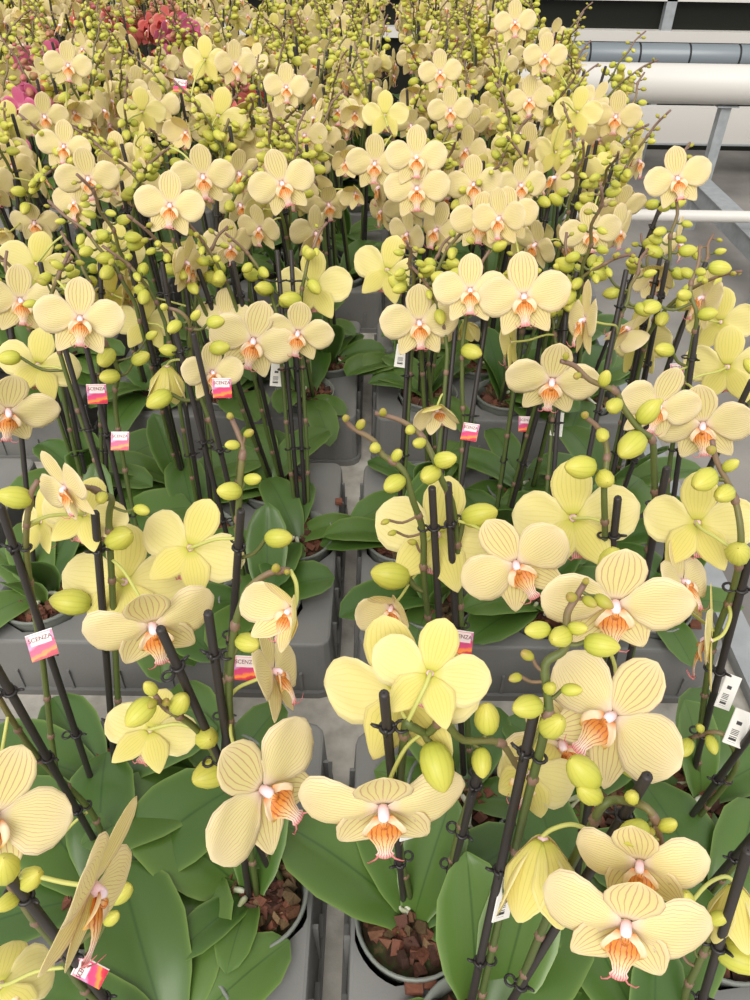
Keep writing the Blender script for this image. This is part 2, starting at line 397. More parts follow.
LEAF = {'erect': leaf_mesh(rad(74), rad(25), .35, .42), 'arch': leaf_mesh(rad(52), rad(62), .30, .44), 'flat': leaf_mesh(rad(28), rad(40), .25, .46),
        'droop': leaf_mesh(rad(38), rad(80), .25, .42, .25), 'wide': leaf_mesh(rad(40), rad(48), .3, .56, -.15)}
PR = .058
b = MB(); b.lathe([(.001, 0), (.042, 0), (.044, .004), (PR - .004, POT_H - .010), (PR - .0036, POT_H - .007), (PR, POT_H - .006), (PR, POT_H), (PR - .0028, POT_H), (PR - .0058, POT_H - .012), (.041, .006), (.001, .005)], 40)
POT = b.build('pot', 'pot')
b = MB(); b.lathe([(.001, 0), (.042, 0), (.044, .004), (PR - .004, POT_H - .01), (PR, POT_H - .006), (PR, POT_H), (PR - .003, POT_H), (PR - .006, POT_H - .012), (.001, POT_H - .05)], 14)
POT_FAR = b.build('pot', 'pot')
def bark_mesh(seed, nchip):
    R = random.Random(seed); b = MB()
    b.lathe([(.0395, .008), (PR - .0075, POT_H - .022), (PR - .012, POT_H - .018), (.02, POT_H - .015), (.001, POT_H - .014)], 24, 1)
    for k in range(nchip):
        a = R.random() * 2 * PI; r = (PR - .014) * math.sqrt(R.random()); s = R.uniform(.0035, .0095)
        T = Matrix.Translation((r * math.cos(a), r * math.sin(a), POT_H - .015 + R.uniform(0, .006))) @ Quaternion((R.gauss(0, 1), R.gauss(0, 1), R.gauss(0, 1), R.gauss(0, 1))).normalized().to_matrix().to_4x4()
        v = [Vector((x * s * R.uniform(.55, 1.25), y * s * R.uniform(.4, 1.0), z * s * R.uniform(.25, .75))) for z in (-1, 1) for y in (-1, 1) for x in (-1, 1)]
        b.add(v, [(0, 2, 3, 1), (4, 5, 7, 6), (0, 1, 5, 4), (2, 6, 7, 3), (0, 4, 6, 2), (1, 3, 7, 5)], None, 0, T)
    return b.build('potting_bark', ['bark', 'soil'], False)
BARK = [bark_mesh(k, 80) for k in range(4)]; BARK_FAR = bark_mesh(9, 12)
def clip_mesh():
    b = MB(); n = 12
    b.tube([(.0046 * math.cos(2 * PI * k / n), .0046 * math.sin(2 * PI * k / n), 0) for k in range(n + 1)], .0017, 5)
    b.tube([(.0098 + .0044 * math.cos(PI + 6.1 * k / n), .0044 * math.sin(PI + 6.1 * k / n), 0) for k in range(n + 1)], .0013, 5)
    b.tube([(-.0045, 0, 0), (-.009, .001, .001), (-.011, .002, .002)], [.0018, .0015, .001], 5)
    b.tube([(-.001, -.0046, -.005), (-.001, -.005, 0), (-.001, -.0046, .005)], .0015, 5)
    return b.build('clip', 'clip')
CLIP = clip_mesh()
def stake_mesh(L):
    b = MB(); r = .0033; b.lathe([(r * .6, 0), (r, .006), (r, L - .0015), (r * .8, L), (.0004, L)], 10); return b.build('support_stake', 'stake')
STK = {}
def stake_for(L):
    k = round(L, 2)
    if k not in STK: STK[k] = stake_mesh(k)
    return STK[k], k
def frame_z(d, hint=Vector((0, 0, 1))):
    return Vector((0, 0, 1)).rotation_difference(d.normalized()).to_matrix()
def frame_facing(n, upv):
    n = n.normalized(); y = upv - n * upv.dot(n)
    y = y.normalized() if y.length > 1e-4 else n.orthogonal().normalized()
    return Matrix((y.cross(n), y, n)).transposed()
def view_rot(yaw, pitch, roll):
    R = Matrix.Rotation(-rad(roll), 3, 'Z') @ Matrix.Rotation(rad(yaw), 3, 'Y') @ Matrix.Rotation(-rad(pitch), 3, 'X')
    return CAMROT @ R

# ------------------------------------------------------------------ plants
class Plant:
    def __init__(s, x, y, far=False, colour='yellow', seed=0, name='potted_orchid'):
        s.R = random.Random(seed); s.o = Vector((x, y, RIM_Z - POT_H)); s.far = far; s.colour = colour
        s.root = bpy.data.objects.new(name, None); COL.objects.link(s.root); s.root.location = s.o; s.root.empty_display_size = .05
        s.part('pot', POT_FAR if far else POT, Matrix.Identity(4))
        p = s.part('potting_bark', BARK_FAR if far else BARK[seed % 4], Matrix.Rotation(s.R.random() * 6, 4, 'Z')); p['kind'] = 'stuff'
        s.top = s.o + Vector((0, 0, POT_H - .016)); s.spikes = []
    def part(s, nm, me, mat, parent=None): return link(nm, me, parent or s.root, mat)
    def loc(s, P, R3=None, sc=1.):
        m = Matrix.Translation(P - s.o)
        if R3 is not None: m = m @ R3.to_4x4()
        if not isinstance(sc, tuple): sc = (sc, sc, sc)
        return m @ Matrix.Diagonal((*sc, 1))
    def leaf(s, az, L, kind, wf=1., dx=0., dy=0.):
        R = Matrix.Rotation(rad(az - 90), 3, 'Z')
        s.part('leaf', LEAF[kind], s.loc(s.top + Vector((dx, dy, -.004)), R, (L * wf, L, L)))
    def leaves(s, n=5, Lm=.135):
        a0 = s.R.random() * 360
        for k in range(n):
            kind = s.R.choice(['arch', 'flat', 'droop', 'wide', 'arch', 'erect'])
            s.leaf(a0 + k * 180 + s.R.uniform(-38, 38) + (k // 2) * 35, Lm * s.R.uniform(.75, 1.15), kind, s.R.uniform(.85, 1.1), s.R.uniform(-.01, .01), s.R.uniform(-.01, .01))
    def roots(s, n):
        for k in range(n):
            a = s.R.random() * 2 * PI; r = s.R.uniform(.012, .03); d = Vector((math.cos(a), math.sin(a), 0)); e = Vector((-d.y, d.x, 0))
            P = [s.top + d * .006 + Vector((0, 0, .012)), s.top + d * r + Vector((0, 0, .012)), s.top + d * (r + .012) + e * s.R.uniform(-.012, .012) + Vector((0, 0, .004)), s.top + d * (r + .016) + e * s.R.uniform(-.02, .02) + Vector((0, 0, -.008))]
            b = MB(); b.tube([p - s.o for p in catmull(P, 4)], [.0026 + .0006 * math.sin(i) for i in range(13)], 6); s.part('root', b.build('root', 'root'), Matrix.Identity(4))
    def stake(s, base, top, clips=(.35, .62, .86), side=1, ped=None):
        d = top - base; me, L = stake_for(d.length)
        R = frame_z(d) @ Matrix.Rotation(PI / 2 if side > 0 else -PI / 2, 3, 'Z')
        st = s.part('support_stake', me, s.loc(base, R))
        if not s.far:
            for c in clips:
                ang = s.R.uniform(-.5, .5); q = base + d * c
                if ped:
                    near = min(ped, key=lambda P: (P - q).length); v = R.transposed() @ (near - q); ang = math.atan2(v.y, v.x)
                    if (near - q).length > .03: continue
                link('clip', CLIP, st, Matrix.Translation((0, 0, L * c)) @ Matrix.Rotation(ang, 4, 'Z') @ Matrix.Diagonal((.92, .92, .8, 1)))
        return st
    def spike(s, ped, buds, r0=.0031, young=True):
        """ped: smooth list of points root -> tip; buds: (centre, direction, length, attach)"""
        b = MB(); n = len(ped)
        b.tube([p - s.o for p in ped], [r0 * (1 - .42 * (i / n) ** 1.5) for i in range(n)], 5 if s.far else 7)
        for (c, d, L, a) in buds:
            base = c - d * L * .47; k = (base - a).length
            mid = a + (base - a) * .55 - Vector((0, 0, k * .18))
            b.tube([q - s.o for q in catmull([a, mid, base, base + d * L * .06], 3)], [max(.0012, L * .075)] * 7 + [.001] * 3, 4 if s.far else 5, 0, .62 if L > .012 else .85, .5 if L > .012 else .9)
        if not s.far:       # bract nodes
            acc = 0
            for i in range(1, n):
                acc += (ped[i] - ped[i - 1]).length
                if acc > .055:
                    acc = 0; t = (ped[i] - ped[i - 1]).normalized(); q = ped[i] - s.o; rr = r0 * (1 - .42 * (i / n) ** 1.5)
                    b.tube([q - t * .004, q - t * .0015, q + t * .002, q + t * .005], [rr * .9, rr * 1.35, rr * 1.3, rr * .9], 6, 0, .93, .93)
        s.part('flower_spike', b.build('flower_spike', 'spike'), Matrix.Identity(4))
        for (c, d, L, a) in buds:
            k = 'pink_bud' if s.colour != 'yellow' else 'bud' if L > .0125 else 'young_bud'
            fat = .92 if L > .018 else .82
            s.part('bud', BUDS[k], s.loc(c, frame_z(d) @ Matrix.Rotation(s.R.random() * 6, 3, 'Z'), (L * fat, L * fat, L)))
    def bloom(s, c, R3, S, kind='open', attach=None):
        parts = bloom_parts(kind, s.colour)
        if s.far:
            return s.part('flower', BL[(kind, s.colour, 'far')], s.loc(c, R3, S))
        e = bpy.data.objects.new('flower', None); COL.objects.link(e); e.parent = s.root; e.empty_display_size = .02
        e.matrix_local = s.loc(c, R3, S)
        for nm, me in parts: link(nm, me, e)
        if attach is not None:
            inv = s.loc(c, R3, S).inverted(); a = inv @ (attach - s.o)
            n = Vector((0, 0, -1)); k = min(a.length, .9)
            b = MB(); b.tube(catmull([a, a * .6 + n * .16 * k + Vector((0, .05 * k, 0)), a * .2 + n * .16 * k, Vector((0, .0, -.012)), Vector((0, .0, .006))], 4), [.016 / max(S, .03) * .09] * 17, 6)
            link('pedicel', b.build('pedicel', 'pedicel'), e)
        return e
    # a spike grown without a pattern from the photograph
    def auto_spike(s, base, top, az, nf, nb, reach=.12, face=None):
        d = (top - base); L = d.length; du = d.normalized(); A = Vector((math.cos(az), math.sin(az), 0)); side = Vector((-A.y, A.x, 0))
        off = A * .008
        P = [base + off * .6, base + d * .3 + off, base + d * .6 + off * .9, base + d * .78 + off]
        k = 7; cur = P[-1].copy(); dirv = du.copy()
        arch = [cur.copy()]
        bend = s.R.uniform(.05, .17)
        for i in range(k):
            dirv = (dirv + A * bend + side * (.30 if i % 2 else -.30) * (.5 + i / k) + Vector((0, 0, -.012 * i))).normalized()
            cur = cur + dirv * reach * 1.35 / k; arch.append(cur.copy())
        ped = catmull(P + arch[1:], 3); n = len(ped)
        lo = int(n * .36); buds = []; node = lambda f: ped[min(n - 1, int(lo + (n - 1 - lo) * f))]
        fl = []
        for i in range(nf):
            f = .0 + .36 * i / max(1, nf) + s.R.uniform(-.02, .02); a = node(f); sg = 1 if i % 2 else -1
            fd = (face if face is not None else A) + side * sg * s.R.uniform(.2, 1.0) + Vector((0, 0, s.R.uniform(-.45, .15)))
            if s.R.random() < .28: fd = -fd * .6 + side * sg + Vector((0, 0, .1))
            fd.normalize(); c = a + fd * .028 + side * sg * .022 + Vector((0, 0, s.R.uniform(-.015, .012)))
            kind = s.R.choices(['open', 'wing', 'swept', 'half', 'cup'], [5, 2, 3, 1.2, .8])[0]
            fl.append((c, frame_facing(fd, Vector((0, 0, 1)) + side * s.R.uniform(-.3, .3)), s.R.uniform(.078, .092) * (.72 if kind == 'cup' else 1), kind, a))
        for i in range(nb):
            f = .30 + .70 * (i + .5) / nb; a = node(f); sg = 1 if i % 2 else -1
            Lb = .026 * (1 - .68 * i / max(1, nb - 1)) * s.R.uniform(.88, 1.1)
            bd = (side * sg * s.R.uniform(.6, 1.1) + A * s.R.uniform(-.4, .7) + Vector((0, 0, s.R.uniform(-.45, .5)))).normalized()
            buds.append((a + bd * (Lb * .5 + .007 + .006 * (1 - f)), bd, Lb, a))
        s.spike(ped, buds)
        for q in fl: s.bloom(*q)
        return ped
# ------------------------------------------------------------------ where the trays and pots stand (metres)
TRAY_D, TRAY_W, PITCH_Y = 0.405, 0.492, 0.54
XR0, XL0 = -0.016, -0.054
POTS = {}     # key -> (x, y)
def rows(key, y, xs):
    for i, x in enumerate(xs): POTS[f'{key}{i}'] = (x, y)
rows('R1f', .195, (.100, .250, .400)); rows('R1m', .30, (.046, .197, .347)); rows('R1b', .43, (.100, .245, .372))
rows('L1f', .195, (-.170, -.320, -.470)); rows('L1m', .32, (-.116, -.266, -.416)); rows('L1b', .44, (-.165, -.300, -.450))
TRAYS = [('R', 1, XR0, .108), ('L', 1, XL0 - TRAY_W, .118)]
ROWY = {2: .640, 3: 1.180, 4: 1.735, 5: 2.275, 6: 2.815, 7: 3.355}
SHIFT = {2: 0, 3: .02, 4: .07, 5: .09, 6: .10, 7: .10}
for rw, y0 in ROWY.items():
    for c, x0 in (('R', XR0), ('L', XL0 - TRAY_W), ('M', XL0 - 2 * TRAY_W - .04), ('N', XL0 - 3 * TRAY_W - .08)):
        if (c == 'M' and rw < 2) or (c == 'N' and rw < 5): continue
        x0 = x0 + SHIFT[rw]
        TRAYS.append((c, rw, x0, y0))
        near = (lambda k: x0 + k) if c == 'R' else (lambda k: x0 + TRAY_W - k)   # k measured from the side next to the gap
        rows(f'{c}{rw}f', y0 + .075, [near(k) for k in (.101, .251, .406)])
        rows(f'{c}{rw}m', y0 + .203, [near(k) for k in (.062, .211, .361)])
        rows(f'{c}{rw}b', y0 + .330, [near(k) for k in (.110, .262, .415)])

BK = 172   # yaw of a bloom seen from behind
# per pot: leaves (azimuth, length, shape, width factor) and spikes traced from what the photograph shows
H = {
 'R1m0': dict(leaves=[(150, .165, 'wide', 1.0), (28, .15, 'arch', 1.05), (62, .15, 'erect', 1), (340, .10, 'flat', .8), (118, .12, 'arch', 1)], spikes=[
   dict(top=(384, 693), base=(404, 905), L=.43, ped=[(399, 840), (404, 735), (412, 727), (427, 733), (443, 722), (463, 740), (500, 743), (520, 770), (540, 779), (565, 784)], dz=-.01,
     fl=[(383, 806, 184, 0, -48, 0, 'wing'), (398, 694, 172, 160, 20, -6, 'open'), (430, 674, 118, 190, 12, 20, 'open', -.05)],
     bd=[(437, 767, 50), (487, 718, 38), (482, 763, 30), (540, 794, 22), (563, 790, 14), (527, 755, 14)]),
   dict(top=(480, 765), base=(444, 902), L=.33, ped=[(452, 860), (472, 790), (482, 770)], fl=[], bd=[])]),
 'R1f0': dict(leaves=[(100, .16, 'erect', 1.05, 0, .034), (70, .165, 'erect', 1, .02, .03), (45, .16, 'arch', 1.1), (160, .08, 'flat', 1), (20, .13, 'flat', 1)], spikes=[
   dict(top=(536, 705), base=(464, 1034), L=.42, ped=[(515, 850), (545, 730), (548, 700), (545, 665), (562, 652), (567, 640), (567, 615), (576, 598), (585, 583)], dz=-.02,
     fl=[(527, 772, 110, 165, 5, 25, 'half')],
     bd=[(537, 630, 30), (527, 655, 18), (515, 678, 16), (550, 688, 22), (578, 628, 24), (602, 645, 36), (560, 637, 32), (571, 597, 18), (590, 602, 18), (604, 602, 22), (586, 581, 12), (527, 707, 36), (553, 725, 38), (572, 690, 22)]),
   dict(top=(648, 775), base=(488, 1040), L=.42, ped=[(555, 900), (590, 830), (603, 805), (620, 800), (647, 808), (658, 830), (664, 862)], dz=-.02,
     fl=[(543, 838, 178, 172, -58, 0, 'cup', -.03), (626, 922, 164, 16, -44, 4, 'wing'), (640, 862, 128, -10, -46, 8, 'wing')],
     bd=[(632, 797, 24), (633, 833, 38), (650, 832, 16), (668, 825, 24), (658, 858, 14), (668, 862, 16), (583, 772, 46), (589, 793, 34)])]),
 'R1f1': dict(leaves=[(120, .15, 'arch', 1.1), (60, .16, 'arch', 1), (170, .13, 'flat', 1), (95, .12, 'erect', 1)], spikes=[
   dict(top=(748, 850), base=(690, 1040), L=.37, ped=[(685, 1000), (697, 967), (708, 940), (700, 920), (684, 912)], dz=-.01,
     fl=[(735, 884, 130, 165, -60, 10, 'cup')],
     bd=[(685, 900, 28), (672, 925, 18), (718, 918, 24), (690, 943, 17), (677, 951, 14), (741, 957, 48)])]),
 'R1m1': dict(leaves=[(100, .14, 'arch', 1.1), (250, .13, 'flat', 1.1), (30, .15, 'flat', 1), (170, .13, 'arch', 1)], spikes=[
   dict(top=(625, 580), base=(572, 905), L=.43, ped=[(585, 780), (600, 700), (604, 640), (610, 600), (615, 585)], dz=-.02,
     fl=[(613, 716, 146, -14, -8, 50, 'open'), (615, 602, 142, 4, -34, 6, 'open'), (562, 742, 118, -22, -34, -20, 'open')],
     bd=[(613, 566, 46), (638, 765, 40)])]),
 'R1b0': dict(leaves=[(165, .10, 'flat', 1.1), (120, .13, 'arch', 1.1), (60, .12, 'arch', 1.1), (200, .09, 'flat', 1.1), (350, .12, 'flat', 1)], spikes=[
   dict(top=(432, 487), base=(448, 785), L=.42, ped=[(432, 640), (424, 580), (423, 533), (413, 500), (403, 470), (383, 455), (373, 440), (353, 428), (345, 420)], dz=-.03,
     fl=[(437, 535, 125, BK, 4, 10, 'open'), (392, 607, 76, -22, -25, -8, 'half')],
     bd=[(346, 418, 12), (361, 424, 15), (375, 448, 19), (397, 455, 18), (394, 484, 27), (385, 522, 10), (392, 533, 10), (412, 542, 11), (390, 575, 42)]),
   dict(top=(448, 483), base=(464, 782), L=.42, ped=[(462, 640), (455, 520), (441, 478), (433, 457), (422, 437), (402, 421), (375, 413)], dz=-.02,
     fl=[(516, 563, 112, -22, -22, -26, 'open')],
     bd=[(383, 412, 13), (410, 430, 17), (419, 443, 19), (430, 475, 28), (445, 460, 26), (480, 515, 38)])]),
 'R1b1': dict(leaves=[(140, .13, 'arch', 1.1), (40, .12, 'arch', 1), (220, .10, 'flat', 1), (95, .14, 'erect', 1)], spikes=[
   dict(top=(618, 497), base=(588, 782), L=.41, ped=[(600, 650), (605, 560), (604, 490), (607, 450), (598, 428), (584, 416)], dz=-.02,
     fl=[(573, 518, 122, BK, 2, 0, 'open')], bd=[(585, 415, 13), (600, 436, 22), (580, 467, 36), (605, 479, 28)]),
   dict(top=(667, 467), base=(606, 780), L=.42, ped=[(640, 600), (654, 520), (654, 470), (652, 440), (640, 430), (623, 407), (615, 391), (590, 380), (575, 366), (561, 361)], dz=-.05,
     fl=[], bd=[(566, 356, 11), (577, 376, 12), (605, 378, 21), (614, 406, 24), (649, 411, 30), (631, 446, 38), (656, 404, 16)])]),
 'R1b2': dict(leaves=[(120, .13, 'erect', 1.1), (170, .10, 'flat', 1.1), (75, .14, 'arch', 1.2), (20, .13, 'arch', 1), (250, .1, 'flat', 1)], spikes=[
   dict(top=(750, 555), base=(690, 785), L=.42, ped=[(700, 735), (712, 650), (733, 590), (741, 545), (735, 500), (717, 462), (712, 440)], dz=-.03,
     fl=[(712, 640, 118, -82, 0, 8, 'open'), (697, 523, 108, BK, 2, 5, 'open'), (682, 582, 92, 68, 0, -12, 'open')],
     bd=[(738, 553, 36), (704, 480, 34), (724, 494, 28), (711, 450, 16), (731, 465, 20)]),
   dict(top=(850, 600), base=(676, 838), L=.42, ped=[(700, 815), (735, 770), (730, 742), (715, 732), (690, 738)], dz=0,
     fl=[], bd=[(686, 748, 22), (712, 745, 20), (700, 728, 14)])]),
 'R1m2': dict(leaves=[(150, .15, 'flat', 1.1), (110, .15, 'wide', 1), (60, .14, 'arch', 1), (200, .12, 'arch', 1)], spikes=[
   dict(top=(880, 690), base=(697, 900), L=.42, ped=[(730, 870), (790, 790), (850, 700)], fl=[], bd=[])]),
 'L1m0': dict(leaves=[(205, .095, 'flat', .9), (228, .10, 'arch', .9), (250, .10, 'flat', .95), (262, .085, 'arch', 1), (70, .15, 'erect', .95), (150, .15, 'wide', 1.1), (190, .07, 'arch', 1)], spikes=[
   dict(top=(208, 612), base=(250, 900), L=.42, ped=[(246, 820), (230, 720), (233, 640), (243, 600), (252, 585), (270, 573), (290, 570)], dz=-.01,
     fl=[(262, 789, 186, 4, -44, -50, 'open'), (292, 610, 88, -45, -20, 25, 'half'), (273, 672, 108, 76, 0, -20, 'open')],
     bd=[(276, 568, 15), (287, 572, 10), (253, 597, 26), (248, 643, 30)]),
   dict(top=(160, 628), base=(276, 884), L=.42, ped=[(245, 820), (215, 755), (195, 728), (175, 714), (165, 708), (155, 695)], dz=-.02,
     fl=[(150, 730, 92, 158, -8, 12, 'open')],
     bd=[(150, 688, 22), (152, 704, 15), (140, 713, 36), (166, 702, 14), (180, 703, 30), (207, 738, 34), (212, 773, 46)])]),
 'L1m1': dict(leaves=[(38, .17, 'wide', 1.0), (140, .16, 'wide', 1), (100, .15, 'arch', 1.1), (320, .12, 'flat', .9), (200, .14, 'flat', 1)], spikes=[
   dict(top=(-5, 665), base=(100, 800), L=.36, ped=[(90, 810), (40, 760), (0, 700), (-15, 660)], dz=-.02,
     fl=[(46, 852, 112, BK, 0, 18, 'half'), (-6, 815, 142, 12, -6, 12, 'open')], bd=[])]),
 'L1f0': dict(leaves=[(118, .17, 'wide', .95), (85, .15, 'flat', 1), (170, .15, 'arch', 1), (40, .13, 'flat', 1)], spikes=[
   dict(top=(7, 873), base=(130, 1032), L=.36, ped=[(85, 990), (55, 945), (30, 915), (15, 890), (5, 880)], dz=-.01,
     fl=[(92, 887, 192, 80, 0, 16, 'open'), (0, 985, 115, BK, 0, 0, 'half')],
     bd=[(5, 868, 42), (31, 878, 34), (8, 902, 28), (121, 893, 30), (112, 918, 22)])]),
 'L1b0': dict(leaves=[(215, .16, 'wide', 1), (300, .14, 'arch', 1.1), (120, .14, 'arch', 1), (160, .14, 'flat', 1.1), (60, .12, 'flat', 1)], spikes=[
   dict(top=(241, 510), base=(222, 775), L=.42, ped=[(226, 680), (236, 600), (238, 520), (241, 470), (242, 445), (230, 415)], dz=-.02,
     fl=[(190, 548, 108, 166, 8, 20, 'open')],
     bd=[(230, 416, 12), (249, 433, 14), (232, 445, 17), (253, 479, 21), (229, 491, 28), (279, 538, 30)])]),
 'L1b1': dict(leaves=[(172, .16, 'wide', 1), (215, .15, 'flat', 1), (20, .15, 'arch', 1.1), (130, .14, 'flat', 1), (300, .12, 'flat', 1.2)], spikes=[
   dict(top=(95, 512), base=(116, 782), L=.42, ped=[(118, 700), (112, 580), (109, 520), (112, 500), (105, 495), (85, 487), (60, 490)], dz=-.02,
     fl=[(152, 624, 130, -8, -38, -20, 'wing'), (124, 582, 122, BK, 0, 0, 'open'), (66, 487, 80, -72, 0, -30, 'open')],
     bd=[(120, 538, 36), (142, 510, 19), (104, 498, 20), (70, 602, 40)]),
   dict(top=(0, 505), base=(98, 800), L=.43, ped=[(62, 790), (43, 663), (27, 560), (30, 500), (38, 480)], dz=-.02,
     fl=[(40, 522, 74, 120, 0, 0, 'open'), (84, 514, 82, BK, 0, 20, 'open')], bd=[(14, 497, 34)])]),
 'R2f0': dict(spikes=[
   dict(top=(460, 280), base=(430, 596), L=.41, fl=[(437, 407, 62, -20, -50, -8, 'half'), (470, 290, 72, 12, -2, 0, 'open')], nb=6, az=200, bd=[(456, 275, 20)]),
   dict(top=(492, 282), base=(445, 592), L=.41, ped=[(462, 450), (462, 380), (463, 340), (470, 300), (478, 270), (490, 250)], dz=-.03, fl=[(464, 322, 46, 150, -40, 0, 'cup')], bd=[(472, 352, 24), (440, 278, 20), (490, 285, 20), (500, 246, 16), (476, 262, 16)])]),
 'R2f1': dict(spikes=[
   dict(top=(567, 295), base=(545, 592), L=.41, fl=[(552, 380, 94, 0, -30, 8, 'open'), (512, 342, 66, -96, 0, 0, 'open'), (524, 296, 88, 0, -4, 0, 'open')], bd=[(514, 304, 22), (546, 309, 20), (460, 323, 20)], nb=5, az=150),
   dict(top=(627, 267), base=(560, 596), L=.43, fl=[(586, 320, 80, -75, 0, 0, 'open')], bd=[(652, 306, 20), (600, 268, 18), (545, 275, 14)], nb=5, az=60)]),
 'R2f2': dict(spikes=[
   dict(top=(697, 325), base=(660, 598), L=.41, ped=[(668, 480), (682, 400), (693, 340), (697, 315), (690, 290), (698, 265), (700, 245)], dz=-.02, fl=[(658, 404, 84, 24, -12, 15, 'open'), (703, 424, 92, 0, -30, 0, 'open'), (727, 367, 84, 168, 8, 0, 'open')], bd=[(664, 350, 22), (708, 314, 20), (684, 295, 18), (720, 268, 22), (652, 308, 20), (701, 272, 14)]),
   dict(top=(752, 380), base=(650, 590), L=.40, fl=[], nb=4, az=45, bd=[])]),
 'R2m0': dict(spikes=[
   dict(top=(413, 257), base=(398, 530), L=.41, fl=[(419, 322, 77, 0, -8, -3, 'open'), (387, 270, 70, 165, 8, 20, 'open')], bd=[(426, 342, 20), (440, 278, 20)], nb=5, az=40)]),
 'R2m1': dict(spikes=[dict(top=(577, 272), base=(505, 530), L=.41, fl=[], nb=7, az=120, bd=[]), dict(top=(533, 262), base=(494, 530), L=.41, fl=[(500, 218, 60, -30, 0, 0, 'open')], nb=7, az=250, bd=[])]),
 'R2m2': dict(spikes=[dict(top=(662, 250), base=(600, 530), L=.41, fl=[(639, 343, 78, 128, 0, 0, 'open'), (655, 276, 52, -8, -12, 0, 'half')], bd=[(633, 263, 18), (648, 245, 16)], nb=5, az=100),
   dict(top=(706, 262), base=(610, 530), L=.42, fl=[(704, 298, 70, -55, 0, 10, 'open'), (720, 322, 70, 166, 0, 0, 'open')], nb=7, az=75, bd=[])]),
 'L2f0': dict(spikes=[
   dict(top=(172, 317), base=(240, 588), L=.41, ped=[(225, 470), (195, 380), (190, 345), (190, 325), (180, 312), (163, 307)], dz=-.02, fl=[(167, 366, 84, 170, -62, 0, 'cup'), (212, 372, 62, 20, -6, 0, 'open')], bd=[(164, 307, 13), (196, 315, 15), (174, 327, 18), (168, 350, 18), (220, 348, 22), (216, 322, 20), (212, 373, 18), (159, 400, 28)]),
   dict(top=(193, 333), base=(252, 585), L=.40, ped=[(238, 520), (238, 470), (241, 440), (232, 420)], fl=[], bd=[(112, 378, 22), (140, 358, 20)] if 0 else [])]),
 'L2f1': dict(spikes=[
   dict(top=(50, 297), base=(132, 586), L=.42, ped=[(95, 460), (65, 370), (50, 310), (57, 280), (68, 255)], dz=-.02, fl=[(80, 318, 82, 0, -5, 0, 'open'), (38, 365, 78, 166, 4, 10, 'open')], bd=[(73, 290, 17), (47, 318, 24), (30, 304, 14), (57, 265, 14), (42, 282, 11), (9, 358, 22), (93, 318, 17)]),
   dict(top=(76, 303), base=(143, 588), L=.42, ped=[(125, 470), (115, 400), (118, 370), (100, 335), (75, 313), (62, 308)], dz=-.03, fl=[], bd=[(106, 358, 25), (112, 378, 22), (141, 358, 21), (62, 312, 12), (152, 335, 14)])]),
 'L2f2': dict(spikes=[dict(top=(7, 288), base=(36, 585), L=.42, fl=[(8, 410, 94, 10, -30, 0, 'open')], nb=6, az=120, bd=[])]),
 'L2m0': dict(spikes=[
   dict(top=(277, 250), base=(300, 520), L=.41, fl=[(253, 340, 94, 14, -14, 14, 'open'), (225, 318, 60, -30, 0, 0, 'open')], bd=[(265, 290, 20), (289, 300, 22), (247, 268, 14)], nb=4, az=200),
   dict(top=(291, 250), base=(308, 518), L=.41, fl=[(298, 332, 70, 0, -28, 5, 'open'), (313, 286, 78, 160, 0, -5, 'open')], bd=[(264, 289, 20), (291, 302, 24), (310, 256, 18)], nb=4, az=20)]),
 'L2m1': dict(spikes=[dict(top=(162, 262), base=(204, 520), L=.41, fl=[(140, 282, 46, 150, -40, 20, 'cup'), (145, 322, 62, BK, 0, 0, 'open')], nb=7, az=200, bd=[]),
   dict(top=(182, 250), base=(214, 520), L=.41, fl=[(188, 267, 60, 62, 0, 0, 'open'), (125, 292, 62, 80, 0, 0, 'open')], nb=7, az=40, bd=[])]),
 'L2m2': dict(spikes=[dict(top=(100, 262), base=(108, 520), L=.40, fl=[(37, 264, 68, BK, 0, 10, 'open')], nb=7, az=160, bd=[]), dict(top=(40, 262), base=(95, 520), L=.40, fl=[(20, 300, 72, 10, -4, 0, 'open')], nb=7, az=220, bd=[])]),
}
